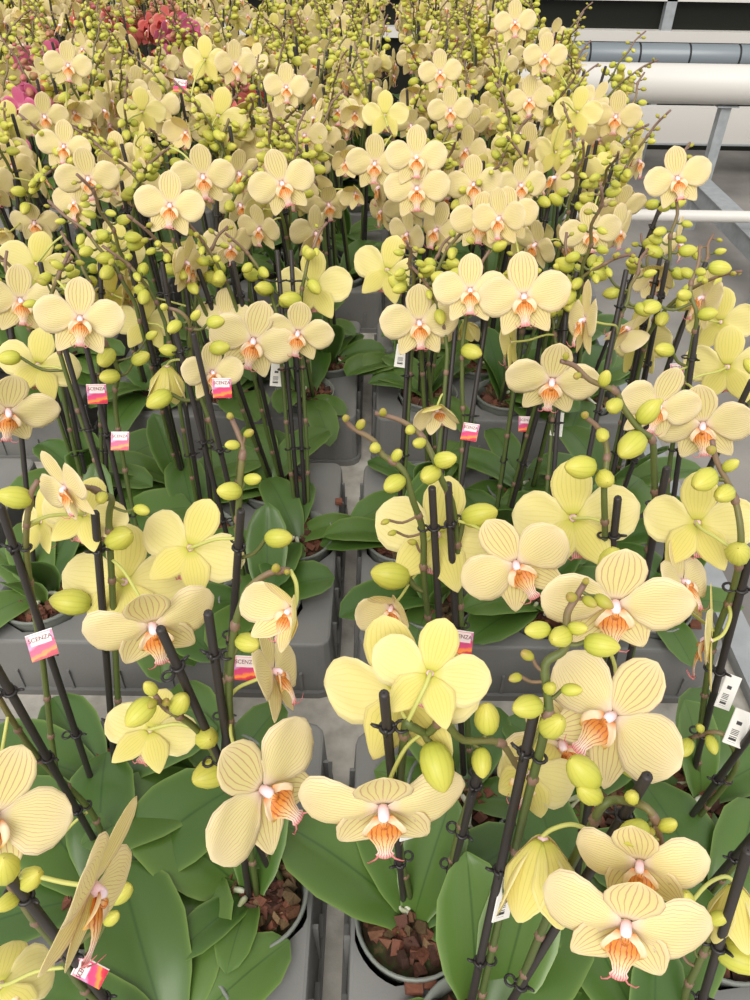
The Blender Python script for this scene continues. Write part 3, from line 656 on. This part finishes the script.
# blooms of the next rows back, hung on the spike that passes closest: x, y, span, yaw, pitch, roll, shape
MIDBLOOM = [(68, 65, 44, 0, -4, 0, 'open'), (44, 116, 46, 10, -4, 0, 'open'), (10, 125, 46, BK, 0, 0, 'open'), (4, 150, 46, 10, 0, 0, 'open'), (8, 178, 50, 160, 0, 20, 'half'),
 (64, 146, 50, 0, 0, 10, 'open'), (88, 178, 60, 4, -4, -8, 'open'), (76, 202, 52, -40, -8, 0, 'open'), (170, 205, 66, 0, -6, 10, 'open'), (203, 176, 62, 0, -8, -4, 'open'), (218, 116, 56, BK, 4, 20, 'open'),
 (187, 132, 46, -30, 0, 0, 'half'), (140, 148, 50, 110, 0, 0, 'open'), (142, 112, 46, BK, 0, 0, 'open'), (235, 64, 44, 20, 0, 0, 'open'), (205, 60, 44, BK, 0, 0, 'open'), (286, 87, 44, 0, 0, 0, 'open'),
 (282, 183, 66, 2, -6, -12, 'open'), (375, 163, 56, 0, -6, 0, 'open'), (346, 162, 40, 10, -4, 0, 'half'), (356, 192, 36, -30, -10, -20, 'half'), (417, 188, 64, 0, -6, 0, 'open'), (416, 157, 60, 0, 0, 0, 'open'),
 (474, 184, 56, -4, -6, -4, 'open'), (481, 222, 60, 0, -6, 0, 'open'), (385, 115, 46, BK, 0, 0, 'open'), (355, 112, 36, 0, -20, 0, 'half'), (467, 150, 46, -30, 0, 0, 'open'), (440, 72, 42, 10, 0, 0, 'open'),
 (677, 178, 62, 4, -6, -8, 'open'), (616, 116, 48, 0, -4, 0, 'open'), (577, 112, 48, BK, 0, 10, 'open'), (545, 56, 42, 0, 0, 0, 'open'), (515, 22, 40, 10, 0, 0, 'open'), (632, 148, 46, 110, 0, 20, 'open'), (620, 204, 50, 120, 0, 0, 'open'),
 (590, 232, 58, 0, -6, 0, 'open'), (555, 152, 50, 150, 0, 0, 'open'), (508, 216, 58, 0, -6, 0, 'open'), (520, 185, 52, 20, 0, 0, 'open'), (305, 135, 46, -20, 0, 0, 'open'), (255, 140, 46, BK, 0, 0, 'open'), (450, 110, 44, 0, 0, 0, 'open'), (185, 262, 56, 60, 0, 0, 'open'), (115, 250, 56, 170, 0, 10, 'open'), (530, 100, 46, -20, 0, 0, 'open')]
# printed tags: x, y, roll, yaw, pitch, style
TAGS = [(120, 441, 0, 0, 4, 'tag'), (97, 394, -6, 30, 0, 'tag'), (42, 645, -18, 12, 6, 'tag'), (90, 972, -62, -20, 0, 'tag'), (461, 643, 10, 10, 12, 'tag'), (470, 432, 12, -25, 0, 'tag'), (526, 424, 2, 0, 4, 'tag'),
 (677, 372, -6, 25, 0, 'tag'), (222, 388, -4, 25, 0, 'tag'), (398, 222, -14, 40, 0, 'tag'), (442, 203, -20, 40, 0, 'tag'), (180, 86, 4, 10, 0, 'tag'), (245, 668, 5, 10, 0, 'tag'),
 (402, 356, 8, 0, 0, 'code'), (277, 375, 4, 0, 0, 'code'), (557, 424, 6, 20, 0, 'code'), (728, 692, 22, 20, 0, 'code'), (738, 728, 22, 10, 0, 'code'), (505, 898, 12, 40, 0, 'code'), (411, 818, 6, 40, 0, 'code')]

LOOK = {
 'R1m0': 'orchid beside the gap, wide striped winged bloom hanging above its red-brown bark, nearest right tray',
 'R1f0': 'orchid at bottom edge right of gap, downward cup bloom and arching chains of green buds',
 'R1f1': 'bottom right orchid with big unopened yellow bud and cupped bloom at the picture edge',
 'R1m1': 'orchid with two large forward-facing striped blooms, one tipped sideways below, nearest right tray',
 'R1m2': 'right edge orchid leaning out of view above its root-filled pot, nearest right tray',
 'R1b0': 'orchid with two parallel black stakes and two purple bud chains curving toward the gap',
 'R1b1': 'orchid whose long brown bud spike arches high across two leaning stakes, nearest right tray',
 'R1b2': 'orchid at right edge with thin side-on bloom and white handwritten cards, nearest right tray',
 'L1m0': 'orchid left of gap with tilted propeller-like striped bloom and small leaves, nearest left tray',
 'L1m1': 'lower left orchid with broad flat leaves and pale bloom cut by the picture edge',
 'L1f0': 'bottom left orchid with side-on upright bloom and a tilted pink tag',
 'L1b0': 'orchid with yellow bloom seen from behind left of the gap, back of nearest left tray',
 'L1b1': 'orchid at left with striped winged bloom, two stakes and a pink tag, nearest left tray',
}
COLW = {'R': 'right of gap', 'L': 'left of gap', 'M': 'second column leftwards', 'N': 'third column leftwards'}
ORD = {1: 'first', 2: 'second', 3: 'third', 4: 'fourth', 5: 'fifth', 6: 'sixth', 7: 'seventh'}
PR_W = {'f': 'front', 'm': 'middle', 'b': 'back'}

# ------------------------------------------------------------------ trays
def tray_mesh(x0, y0, holes):
    b = MB(); W, D, T = TRAY_W, TRAY_D, TRAY_Z - BENCH_Z - .0015; h = PR + .0022; rc = .018
    def ring(e, z):
        pts = []
        for cx, cy, a0 in ((W - rc, D - rc, 0), (rc, D - rc, 90), (rc, rc, 180), (W - rc, rc, 270)):
            for k in range(4):
                a = rad(a0 + 30 * k); pts.append((cx + (rc + e) * math.cos(a), cy + (rc + e) * math.sin(a), z))
        return pts
    outer = ring(-.004, T); pts = [Vector(p[:2]) for p in outer]; faces = [list(range(len(pts)))]; n = 40
    loops = []
    for (hx, hy) in holes:
        s = len(pts); pts += [Vector((hx + h * math.cos(2 * PI * k / n), hy + h * math.sin(2 * PI * k / n))) for k in range(n)]
        loops.append(list(range(s, s + n))); faces.append(loops[-1])
    vo, eo, fo = delaunay_2d_cdt(pts, [], faces, 1, 1e-6)[:3]
    keep = []
    for f in fo:
        c = sum((vo[i] for i in f), Vector((0, 0))) / len(f)
        if all((c - Vector(q)).length > h * .93 for q in holes): keep.append(tuple(f))
    b.add([(v.x, v.y, T) for v in vo], keep)
    rings = [outer, ring(-.001, T - .0012), ring(0, T - .004), ring(.004, .012), ring(.009, .0115), ring(.009, 0), ring(.006, 0)]
    m = len(outer)
    V = [p for r in rings for p in r]
    b.add(V, [(i * m + k, (i + 1) * m + k, (i + 1) * m + (k + 1) % m, i * m + (k + 1) % m) for i in range(len(rings) - 1) for k in range(m)])
    for (hx, hy) in holes:
        b.lathe([(h, T), (h - .0008, T - .003), (h - .002, .022), (h - .006, .0125), (.001, .0122)], 40, 0, False, Matrix.Translation((hx, hy, 0)))
    # stiffening ribs and slots pressed in the skirt
    for yy in (.05, .115, .18, .245, .31, .36):
        for x, s in ((0, -1), (W, 1)):
            b.box(min(x, x + s * .006), max(x, x + s * .006), yy - .002, yy + .002, .012, T - .012)
            b.box(min(x, x + s * .008), max(x, x + s * .008), yy + .012, yy + .034, .03, .036)
    for xx in (.06, .13, .2, .27, .34, .41, .45):
        for y, s in ((0, -1), (D, 1)):
            b.box(xx - .002, xx + .002, min(y, y + s * .006), max(y, y + s * .006), .012, .05)
    # raised mould rings
    return b.build('plant_tray', 'tray', False)
for c, rw, x0, y0 in TRAYS:
    hs = [(x - x0, y - y0) for k, (x, y) in POTS.items() if k[0] == c and int(k[1]) == rw]
    o = link('plant_tray', tray_mesh(x0, y0, hs)); o.location = (x0, y0, BENCH_Z)
    tag(o, f'grey plastic pot tray {COLW[c]}, {ORD[rw]} from the front', 'tray', 'grey orchid trays')

# ------------------------------------------------------------------ grow the plants
UPV = Vector((0, 0, 1))
def near_on(poly, px, py):
    best = None
    for i, P in enumerate(poly):
        x, y = pix(P); d = math.hypot(x - px, y - py)
        if best is None or d < best[0]: best = (d, i, P)
    return best
def top_point(base, tp, L):
    d = at(tp[0], tp[1], 1.0) - CAM; w = CAM - base
    A, B, Cc = d.dot(d), 2 * d.dot(w), w.dot(w) - L * L
    disc = B * B - 4 * A * Cc
    if disc < 0: return CAM + d * (-B / (2 * A))
    zs = [(-B - math.sqrt(disc)) / (2 * A), (-B + math.sqrt(disc)) / (2 * A)]
    return max((CAM + d * z for z in zs), key=lambda P: (P - base).normalized().dot(UPV))
def on_soil(px, py, z=RIM_Z - .018):
    d = at(px, py, 1.0) - CAM; return CAM + d * ((z - CAMZ) / d.z)
PLANTS, SPIKES = {}, []
FIX = []; HR = random.Random(5)
def size_depth(w, z0):
    """bloom span is about 85 mm: bring the depth part of the way to what its span in the photograph asks for"""
    zi = .086 * F / w
    return max(z0 - .09, min(z0 + .03, zi))
def hang(pl, ped, fl, drop=0):
    x, y, w, yw, pt, rl, kind = fl[:7]
    d, i, a = near_on(ped, x, y); z0 = depth(a); zi = .086 * F / w
    fc = math.cos(rad(yw)) * math.cos(rad(pt))
    if fc > .25: z = max(z0 - .10, min(z0 - .014, zi))
    elif fc < -.25: z = max(z0 + .026, min(z0 + .045, zi))
    else: z = max(z0 - .05, min(z0 + .03, zi))
    yw += HR.uniform(-9, 9); pt += HR.uniform(-7, 5); rl += HR.uniform(-6, 6)
    R3 = view_rot(yw, pt, rl); dv = (at(x, y, 1.) - CAM).normalized(); R3 = fw.rotation_difference(dv).to_matrix() @ R3
    if len(fl) > 7: z += fl[7]
    nrm = R3.col[2]
    for it in range(8):      # the stalk has to come from behind: pick a node there, else bring the bloom forward
        c = at(x, y, z); S = w * z / F; S = max(.062, min(.122 if kind == 'cup' else .108, S)) if w > 50 else S
        a = min(ped[len(ped) // 4:], key=lambda P: (P - c).length + 2.5 * max(0, (P - c).dot(nrm) + .012))
        if (a - c).dot(nrm) < -.008 or fc < .2: break
        z -= .008
    pl.bloom(c, R3, S, kind, a); FIX.append((round(S, 3), round((c - a).length, 3)))
def hand_bud(ped, x, y, ln):
    cand = [(math.hypot(*(np.array(pix(P)) - (x, y))), i) for i, P in enumerate(ped)]
    d, i = min(cand); a = ped[max(0, i - 1)]; z = depth(ped[i]) - .006
    L = ln * z / F; c = at(x, y, z); dv = c - ped[i]
    dv = dv.normalized() if dv.length > .003 else (-fw + up * .3)
    dv = (dv + RND.uniform(-.15, .15) * rt - fw * .15).normalized()
    if (c - a).length < L * .5: c = c - fw * (L * .35)
    return (c, dv, L, a)
def grow(key, seed, far=False, colour='yellow', nf=(0, 0), leafn=5, Lm=.135):
    x, y = POTS[key]; pl = Plant(x, y, far, colour, seed); PLANTS[key] = pl; R = pl.R; h = H.get(key)
    if h and h.get('leaves'):
        for q in h['leaves']: pl.leaf(*q)
    else: pl.leaves(leafn, Lm)
    if not far: pl.roots(3 if key[1] in '12' else 1)
    if h:
        for sp in h['spikes']:
            base = on_soil(*sp['base'])
            o2 = base - pl.top; o2.z = 0
            if o2.length > .045: base = pl.top + o2.normalized() * .045 ; base.z = pl.top.z
            tp = top_point(base, sp['top'], sp['L']); stk = (base, tp)
            L = (tp - base).length; tilt = math.degrees(math.acos(max(-1, min(1, (tp - base).normalized().z))))
            if tilt > 24 or abs(L - sp['L']) > .02: print('STAKE', key, 'tilt %.0f L %.2f' % (tilt, L))
            line = [base.lerp(tp, k / 30) for k in range(34)]
            if 'ped' in sp:
                pp = sp['ped']; z0 = depth(near_on(line, *pp[0])[2]); P = [base + Vector((.008, 0, .002))]
                n = len(pp)
                for i, (qx, qy) in enumerate(pp):
                    d, j, q = near_on(line, qx, qy); zz = depth(q) + .004
                    if qy < sp['top'][1] - 4 or d > 14: zz = depth(line[min(j, 30)]) + sp.get('dz', -.02) * (i / (n - 1))
                    P.append(at(qx, qy, zz))
                ped = catmull(P, 4)
                buds = [hand_bud(ped, *q) for q in sp['bd']]
                pl.spike(ped, buds)
                SPIKES.append((pl, ped))
            else:
                A = rad(sp['az']); ped = pl.auto_spike(base, tp, A, 0, sp['nb'], .10); SPIKES.append((pl, ped))
                if sp['bd']:
                    ex = [hand_bud(ped, *q) for q in sp['bd']]
                    k = [q for q in ex if (q[0] - q[3]).length < .09]
                    st = [catmull([q[3], q[3].lerp(q[0] - q[1] * q[2] * .4, .6) - UPV * .003, q[0] - q[1] * q[2] * .4], 3) for q in k]
                    if k: pl.spike(ped[len(ped) // 2:len(ped) * 3 // 4], k, .0022)
            pl.stake(*stk, clips=(.3, .6, .9), ped=ped)
            for q in sp['fl']: hang(pl, ped, q)
    else:
        for k in range(2):
            a = R.random() * 2 * PI + k * PI; base = pl.top + Vector((math.cos(a), math.sin(a), 0)) * .018
            tp = base + Vector((R.uniform(-.06, .06) + .01 * (k * 2 - 1), R.uniform(-.05, .02), 0)) + UPV * (R.uniform(.39, .45) if key[1] > '2' else R.uniform(.37, .42))
            pl.stake(base, tp, (.62, .88) if not far else (.86,))
            if far: link('clip', CLIP, pl.root.children[-1], Matrix.Translation((0, 0, (tp - base).length * .86)))
            az = R.uniform(0, 2 * PI); fc = Vector((R.uniform(-1, 1), -1, R.uniform(-.2, .15))).normalized()
            ped = pl.auto_spike(base, tp, az, R.randint(*nf), R.randint(9, 13), R.uniform(.11, .16), fc)
            SPIKES.append((pl, ped))
    return pl
def in_view(x, y, m=30):
    ok = False
    for hh in (0, .2, .42):
        P = Vector((x, y, RIM_Z + hh)); 
        if (P - CAM).dot(fw) < .15: continue
        qx, qy = pix(P); ok = ok or (-m < qx < 750 + m and -m < qy < 1000 + m)
    return ok
seed = 3
SKIP = {'R1f2', 'L1f1', 'L1f2', 'L1m2', 'L1b2'}
FARK = []
for key, (x, y) in POTS.items():
    rw = int(key[1]); seed += 1
    if key in SKIP or not in_view(x, y, 40 if rw < 4 else 60): continue
    if rw >= 4: FARK.append(key); continue
    pl = grow(key, seed, nf=(0, 1) if key[1:3] in ('2b',) else (1, 2) if key[1:3] == '3f' else (2, 4), leafn=6, Lm=.145)
    lab = LOOK.get(key) or f'yellow orchid {COLW[key[0]]}, {ORD[rw]} tray from the front, {PR_W[key[2]]} pot row, {ORD[int(key[3]) + 1]} from gap'
    tag(pl.root, lab, 'orchid', 'yellow orchids in trays')
# blooms traced in the rows behind
for q in MIDBLOOM:
    best = None
    for pl, ped in SPIKES:
        d, i, P = near_on(ped[len(ped) // 3:], q[0], q[1]); z = depth(P); s = q[2] * z / F
        cost = d / q[2] + 2.5 * abs(math.log(s / .084))
        if best is None or cost < best[0]: best = (cost, pl, ped, d, s)
    if best[0] < 1.9: hang(best[1], best[2], q)
# prototypes and copies for the crowd at the far end
def copy_tree(src, x, y, rz, scl):
    r = src.copy(); COL.objects.link(r); r.location = (x, y, RIM_Z - POT_H); r.rotation_euler = (0, 0, rz); r.scale = (1, 1, scl)
    for ch in src.children:
        c = ch.copy(); COL.objects.link(c); c.parent = r
        for g in ch.children:
            d = g.copy(); COL.objects.link(d); d.parent = c
    return r
def nearest_keys(px, py, used):
    return min((k for k in FARK if k not in used), key=lambda k: math.hypot(*(np.array(pix(Vector((*POTS[k], RIM_Z + .42)))) - (px, py))))
special = {}
for c, pts in (('pink', [(28, 58), (172, 22), (50, 36)]), ('rose', [(105, 12), (132, 14), (150, 24), (242, 96)])):
    for p in pts: special[nearest_keys(*p, special)] = c
protos = {'yellow': [], 'pink': [], 'rose': []}
TOTAL = {}
for i, key in enumerate(FARK):
    x, y = POTS[key]; colr = special.get(key, 'yellow'); want = 12 if colr == 'yellow' else 1
    rw = int(key[1])
    if len(protos[colr]) < want:
        pl = grow(key, 500 + i, True, colr, (3, 4) if colr == 'yellow' else (5, 5), 5, .15); root = pl.root; protos[colr].append(root)
    else:
        src = protos[colr][i % len(protos[colr])]
        root = copy_tree(src, x, y, RND.uniform(-1, 1), RND.uniform(.94, 1.08))
    if colr == 'yellow':
        tag(root, f'yellow orchid in the packed crowd of the {ORD[rw]} tray back, {COLW[key[0]]}', 'orchid', f'crowded orchids, {ORD[rw]} tray back, {COLW[key[0]]}')
    else:
        tag(root, {'pink': 'magenta pink orchid standing among yellow ones at the far end', 'rose': 'salmon rose orchid standing among yellow ones at the far end'}[colr], 'orchid', f'{colr} orchids among the yellow')

# ------------------------------------------------------------------ tags on the stakes
def tag_mesh(w, h, mat):
    b = MB(); d = .0005
    b.add([(-w, -h, d), (w, -h, d), (w, h, d), (-w, h, d)], [(0, 1, 2, 3)], [(0, 0), (1, 0), (1, 1), (0, 1)], 0)
    b.add([(-w, -h, -d), (w, -h, -d), (w, h, -d), (-w, h, -d), (-w, -h, d), (w, -h, d), (w, h, d), (-w, h, d)], [(3, 2, 1, 0), (0, 1, 5, 4), (1, 2, 6, 5), (2, 3, 7, 6), (3, 0, 4, 7)], None, 1)
    return b.build('plant_tag', [mat, 'tag_white'], False)
TAGM, CODEM = tag_mesh(.011, .0115, 'tag'), tag_mesh(.0095, .0165, 'barcode')
cu = bpy.data.curves.new('lettering', 'FONT'); cu.body = 'SCENZA'; cu.size = .0052; cu.align_x = 'CENTER'; cu.extrude = .0001
ob = bpy.data.objects.new('lettering', cu); COL.objects.link(ob)
TEXT = bpy.data.meshes.new_from_object(ob.evaluated_get(bpy.context.evaluated_depsgraph_get())); TEXT.materials.clear(); TEXT.materials.append(M['ink'])
bpy.data.objects.remove(ob)
bpy.context.view_layer.update()
STAKES = [(pl, o) for pl in PLANTS.values() for o in pl.root.children if o.name.startswith('support_stake') and not pl.far]
lines = []
for pl, o in STAKES:
    L = max(v.co.z for v in o.data.vertices); mw = o.matrix_world
    lines.append((pl, [mw @ Vector((0, 0, L * k / 24)) for k in range(4, 23)]))
for x, y, rl, yw, pt, st in TAGS:
    best = None
    for pl, ln in lines:
        d, i, P = near_on(ln, x, y)
        if best is None or d < best[0]: best = (d, pl, P)
    d, pl, P = best; z = depth(P) - (.024 if d < 12 else .012)
    if st == 'code': z = depth(P) + .006
    o = pl.part('plant_tag' if st == 'tag' else 'price_card', TAGM if st == 'tag' else CODEM, pl.loc(at(x, y, z), view_rot(yw, pt, rl)))
    o['label'] = 'pink and orange printed plant tag' if st == 'tag' else 'white barcode card'
    if st == 'tag': link('lettering', TEXT, o, Matrix.Translation((0, .0042, .0007)))
o = link('plant_tag', TAGM); P = on_soil(326, 390, TRAY_Z + .0012); o.matrix_world = Matrix.Translation(P) @ Matrix.Rotation(-.12, 4, 'Z')
tag(o, 'small pink tag lying fallen on the grey tray left of the gap', 'tag'); link('lettering', TEXT, o, Matrix.Translation((0, .0042, .0007)))
for k, (x, y, s) in enumerate([(339, 503, 1.0), (694, 626, 1.2), (414, 989, 1.3), (430, 984, 1.0)]):
    b = MB(); R = random.Random(40 + k); q = .006 * s
    v = [Vector((a * q * R.uniform(.8, 1.2), c * q * R.uniform(.6, 1), e * q * R.uniform(.4, .6))) for e in (-1, 1) for c in (-1, 1) for a in (-1, 1)]
    zmin = min(p.z for p in v); v = [p - Vector((0, 0, zmin)) for p in v]
    b.add(v, [(0, 2, 3, 1), (4, 5, 7, 6), (0, 1, 5, 4), (2, 6, 7, 3), (0, 4, 6, 2), (1, 3, 7, 5)])
    o = link('bark_chip', b.build('bark_chip', 'bark', False)); o.location = on_soil(x, y, TRAY_Z + .0003)
    tag(o, ['loose brown bark chip on the second left tray beside the gap', 'loose brown bark chip on the second right tray near its outer edge', 'large loose red-brown bark chip below the winged bloom pot', 'small loose red-brown bark chip beside the larger one'][k], 'bark')

# ------------------------------------------------------------------ bench, floor, pipes, wall
BX0, BX1, BY0, BY1 = -2.2, .535, -.25, 4.0
root = bpy.data.objects.new('growing_bench', None); COL.objects.link(root); root.location = (0, 1.6, 0)
tag(root, 'long growing bench with pale bed carrying all the orchid trays', 'bench')
rl_ = lambda b, nm, mt: link(nm, b.build(nm, mt, False), root, Matrix.Translation((0, -1.6, 0)))
b = MB(); b.box(BX0, BX1, BY0, BY1, BENCH_Z - .03, BENCH_Z); rl_(b, 'bench_bed', 'bench')
for x0, x1 in ((BX0 - .03, BX0), (BX1, BX1 + .03)):
    b = MB(); b.box(x0, x1, BY0, BY1, BENCH_Z - .06, BENCH_Z + .025); b.box(x0 - .006, x1 + .006, BY0, BY1, BENCH_Z + .021, BENCH_Z + .031); rl_(b, 'edge_rail', 'steel')
for x in (BX0 + .3, BX1 - .35):
    for y in (.3, 1.9, 3.4):
        b = MB(); b.box(x - .025, x + .025, y - .025, y + .025, 0, BENCH_Z - .03); b.box(x - .05, x + .05, y - .05, y + .05, 0, .008); rl_(b, 'leg', 'steel')
def struct(nm, b, mt, smooth=False):
    o = link(nm, b.build(nm, mt, smooth)); o['kind'] = 'structure'; return o
b = MB(); b.box(-7, 7, -3, 6.2, -.05, 0); struct('floor', b, 'floor')
WY = 6.1
b = MB(); b.box(-7, 7, WY, WY + .1, 0, .71); w = struct('wall_back', b, 'dark')
b = MB(); b.box(-7, 7, WY - .05, WY + .1, .71, .775); struct('trim_1', b, 'white_paint')
win = bpy.data.objects.new('window_1', None); COL.objects.link(win); win['kind'] = 'structure'
b = MB(); b.box(-7, 7, WY + .03, WY + .045, .74, 2.4); link('window_pane', b.build('window_pane', 'dark', False), win)
for x in (-5.2, -3.5, -1.8, -.1, 1.98, 3.7, 5.4):
    b = MB(); b.box(x - .035, x + .035, WY - .03, WY + .03, .74, 2.4); link('window_post', b.build('window_post', 'steel', False), win)
b = MB(); b.box(-7, 7, WY - .03, WY + .03, .945, 1.0); link('window_rail', b.build('window_rail', 'white_paint', False), win)
b = MB(); b.box(-7, 7, WY - .02, WY + .1, 2.4, 2.5); struct('trim_2', b, 'steel')
def hpipe(nm, y, z, r, x0, x1, mt, lab, cat, bands=0, strap=None):
    root = bpy.data.objects.new(nm, None); COL.objects.link(root); root.location = (x0, y, z); tag(root, lab, cat)
    b = MB(); b.tube([(0, 0, 0), (x1 - x0, 0, 0)], r, 24); link('pipe_body', b.build('pipe_body', mt), root)
    k = x0 + .2
    while bands and k < x1:
        q = MB(); q.tube([(k - x0 - .006, 0, 0), (k - x0 + .006, 0, 0)], r * 1.03, 24); link('pipe_strap', q.build('pipe_strap', 'rubber' if strap is None else strap), root); k += bands
    return root
ad = hpipe('air_duct', 5.75, .675, .075, .2, 5.0, 'duct', 'grey banded film air duct running along below the far window', 'duct', .33)
for x in (1.7, 2.6, 3.8):
    b = MB(); b.box(x - .02, x + .02, -.02, .02, -.675, -.076); link('leg', b.build('leg', 'steel', False), ad)
hpipe('heating_pipe', 4.62, .725, .098, .4, 5.0, 'white_paint', 'thick white heating pipe, upper one of two across the aisle end', 'pipe')
r = bpy.data.objects.new('pipe_support', None); COL.objects.link(r); r.location = (1.93, 4.62, 0); tag(r, 'slim galvanised post carrying the thick upper white pipe', 'support')
b = MB(); b.box(-.028, .028, -.028, .028, 0.008, .624); link('post', b.build('post', 'steel', False), r)
b = MB(); b.box(-.06, .06, -.05, .05, .620, .6255); link('saddle', b.build('saddle', 'steel', False), r)
b = MB(); b.box(-.07, .07, -.07, .07, 0, .008); link('base_plate', b.build('base_plate', 'steel', False), r)
bo = bpy.data.objects.new('gutter_beam', None); COL.objects.link(bo); bo.location = (.3, 5.4, 0); tag(bo, 'white box beam, lower of the two, across the aisle end', 'beam')
b = MB(); b.box(0, 4.6, -.04, .04, .235, .445); link('beam_body', b.build('beam_body', 'white_paint', False), bo)
b = MB(); b.box(0, 4.6, -.055, .055, .226, .2345); link('bottom_flange', b.build('bottom_flange', 'pipe_lower', False), bo)
for x in (.4, 2.4, 4.2):
    b = MB(); b.box(x - .03, x + .03, -.03, .03, 0, .2255); link('leg', b.build('leg', 'steel', False), bo)
hp = hpipe('rail_pipe', 3.62, .355, .027, .35, 4.2, 'white_paint', 'slim white rail pipe low across the aisle floor', 'pipe')
for x in (1.10, 3.1):
    b = MB(); b.tube([(x, 0, -.021), (x, 0, -.305)], .016, 12); link('foot_post', b.build('foot_post', 'steel'), hp)
    b = MB(); b.tube([(x, 0, -.30), (x, 0, -.355)], .035, 14); link('rubber_foot', b.build('rubber_foot', 'rubber'), hp)
bo = bpy.data.objects.new('bench_rail', None); COL.objects.link(bo); bo.location = (1.84, 2.2, 0); tag(bo, 'galvanised rail running lengthwise down the aisle under the slim white pipe', 'rail')
b = MB(); b.box(-.045, .045, 0, 2.36, .18, .27); b.box(-.055, .055, 0, 2.36, .27, .276); link('rail_beam', b.build('rail_beam', 'steel', False), bo)
for y in (.1, 1.2, 2.25):
    b = MB(); b.box(-.03, .03, y - .03, y + .03, 0, .18); link('leg', b.build('leg', 'steel', False), bo)

# ------------------------------------------------------------------ daylight under a bright hazy greenhouse roof
w = bpy.data.worlds.new('sky'); sc.world = w; w.use_nodes = True; nt = w.node_tree
bg = nt.nodes['Background']; bg.inputs['Color'].default_value = (1.0, .99, .97, 1); bg.inputs['Strength'].default_value = 1.12
sd = bpy.data.lights.new('sun', 'SUN'); sd.energy = 2.7; sd.angle = rad(40); sd.color = (1, .97, .92)
so = bpy.data.objects.new('sun', sd); COL.objects.link(so); so.rotation_euler = (rad(44), rad(-16), 0); so.location = (0, 0, 4)
print('PLANTS', len(PLANTS), 'FAR', len(FARK), 'OBJ', len(bpy.data.objects))
print('SIZES', sorted(s for s, d in FIX)); print('GAPS', sorted((d for s, d in FIX))[-30:])
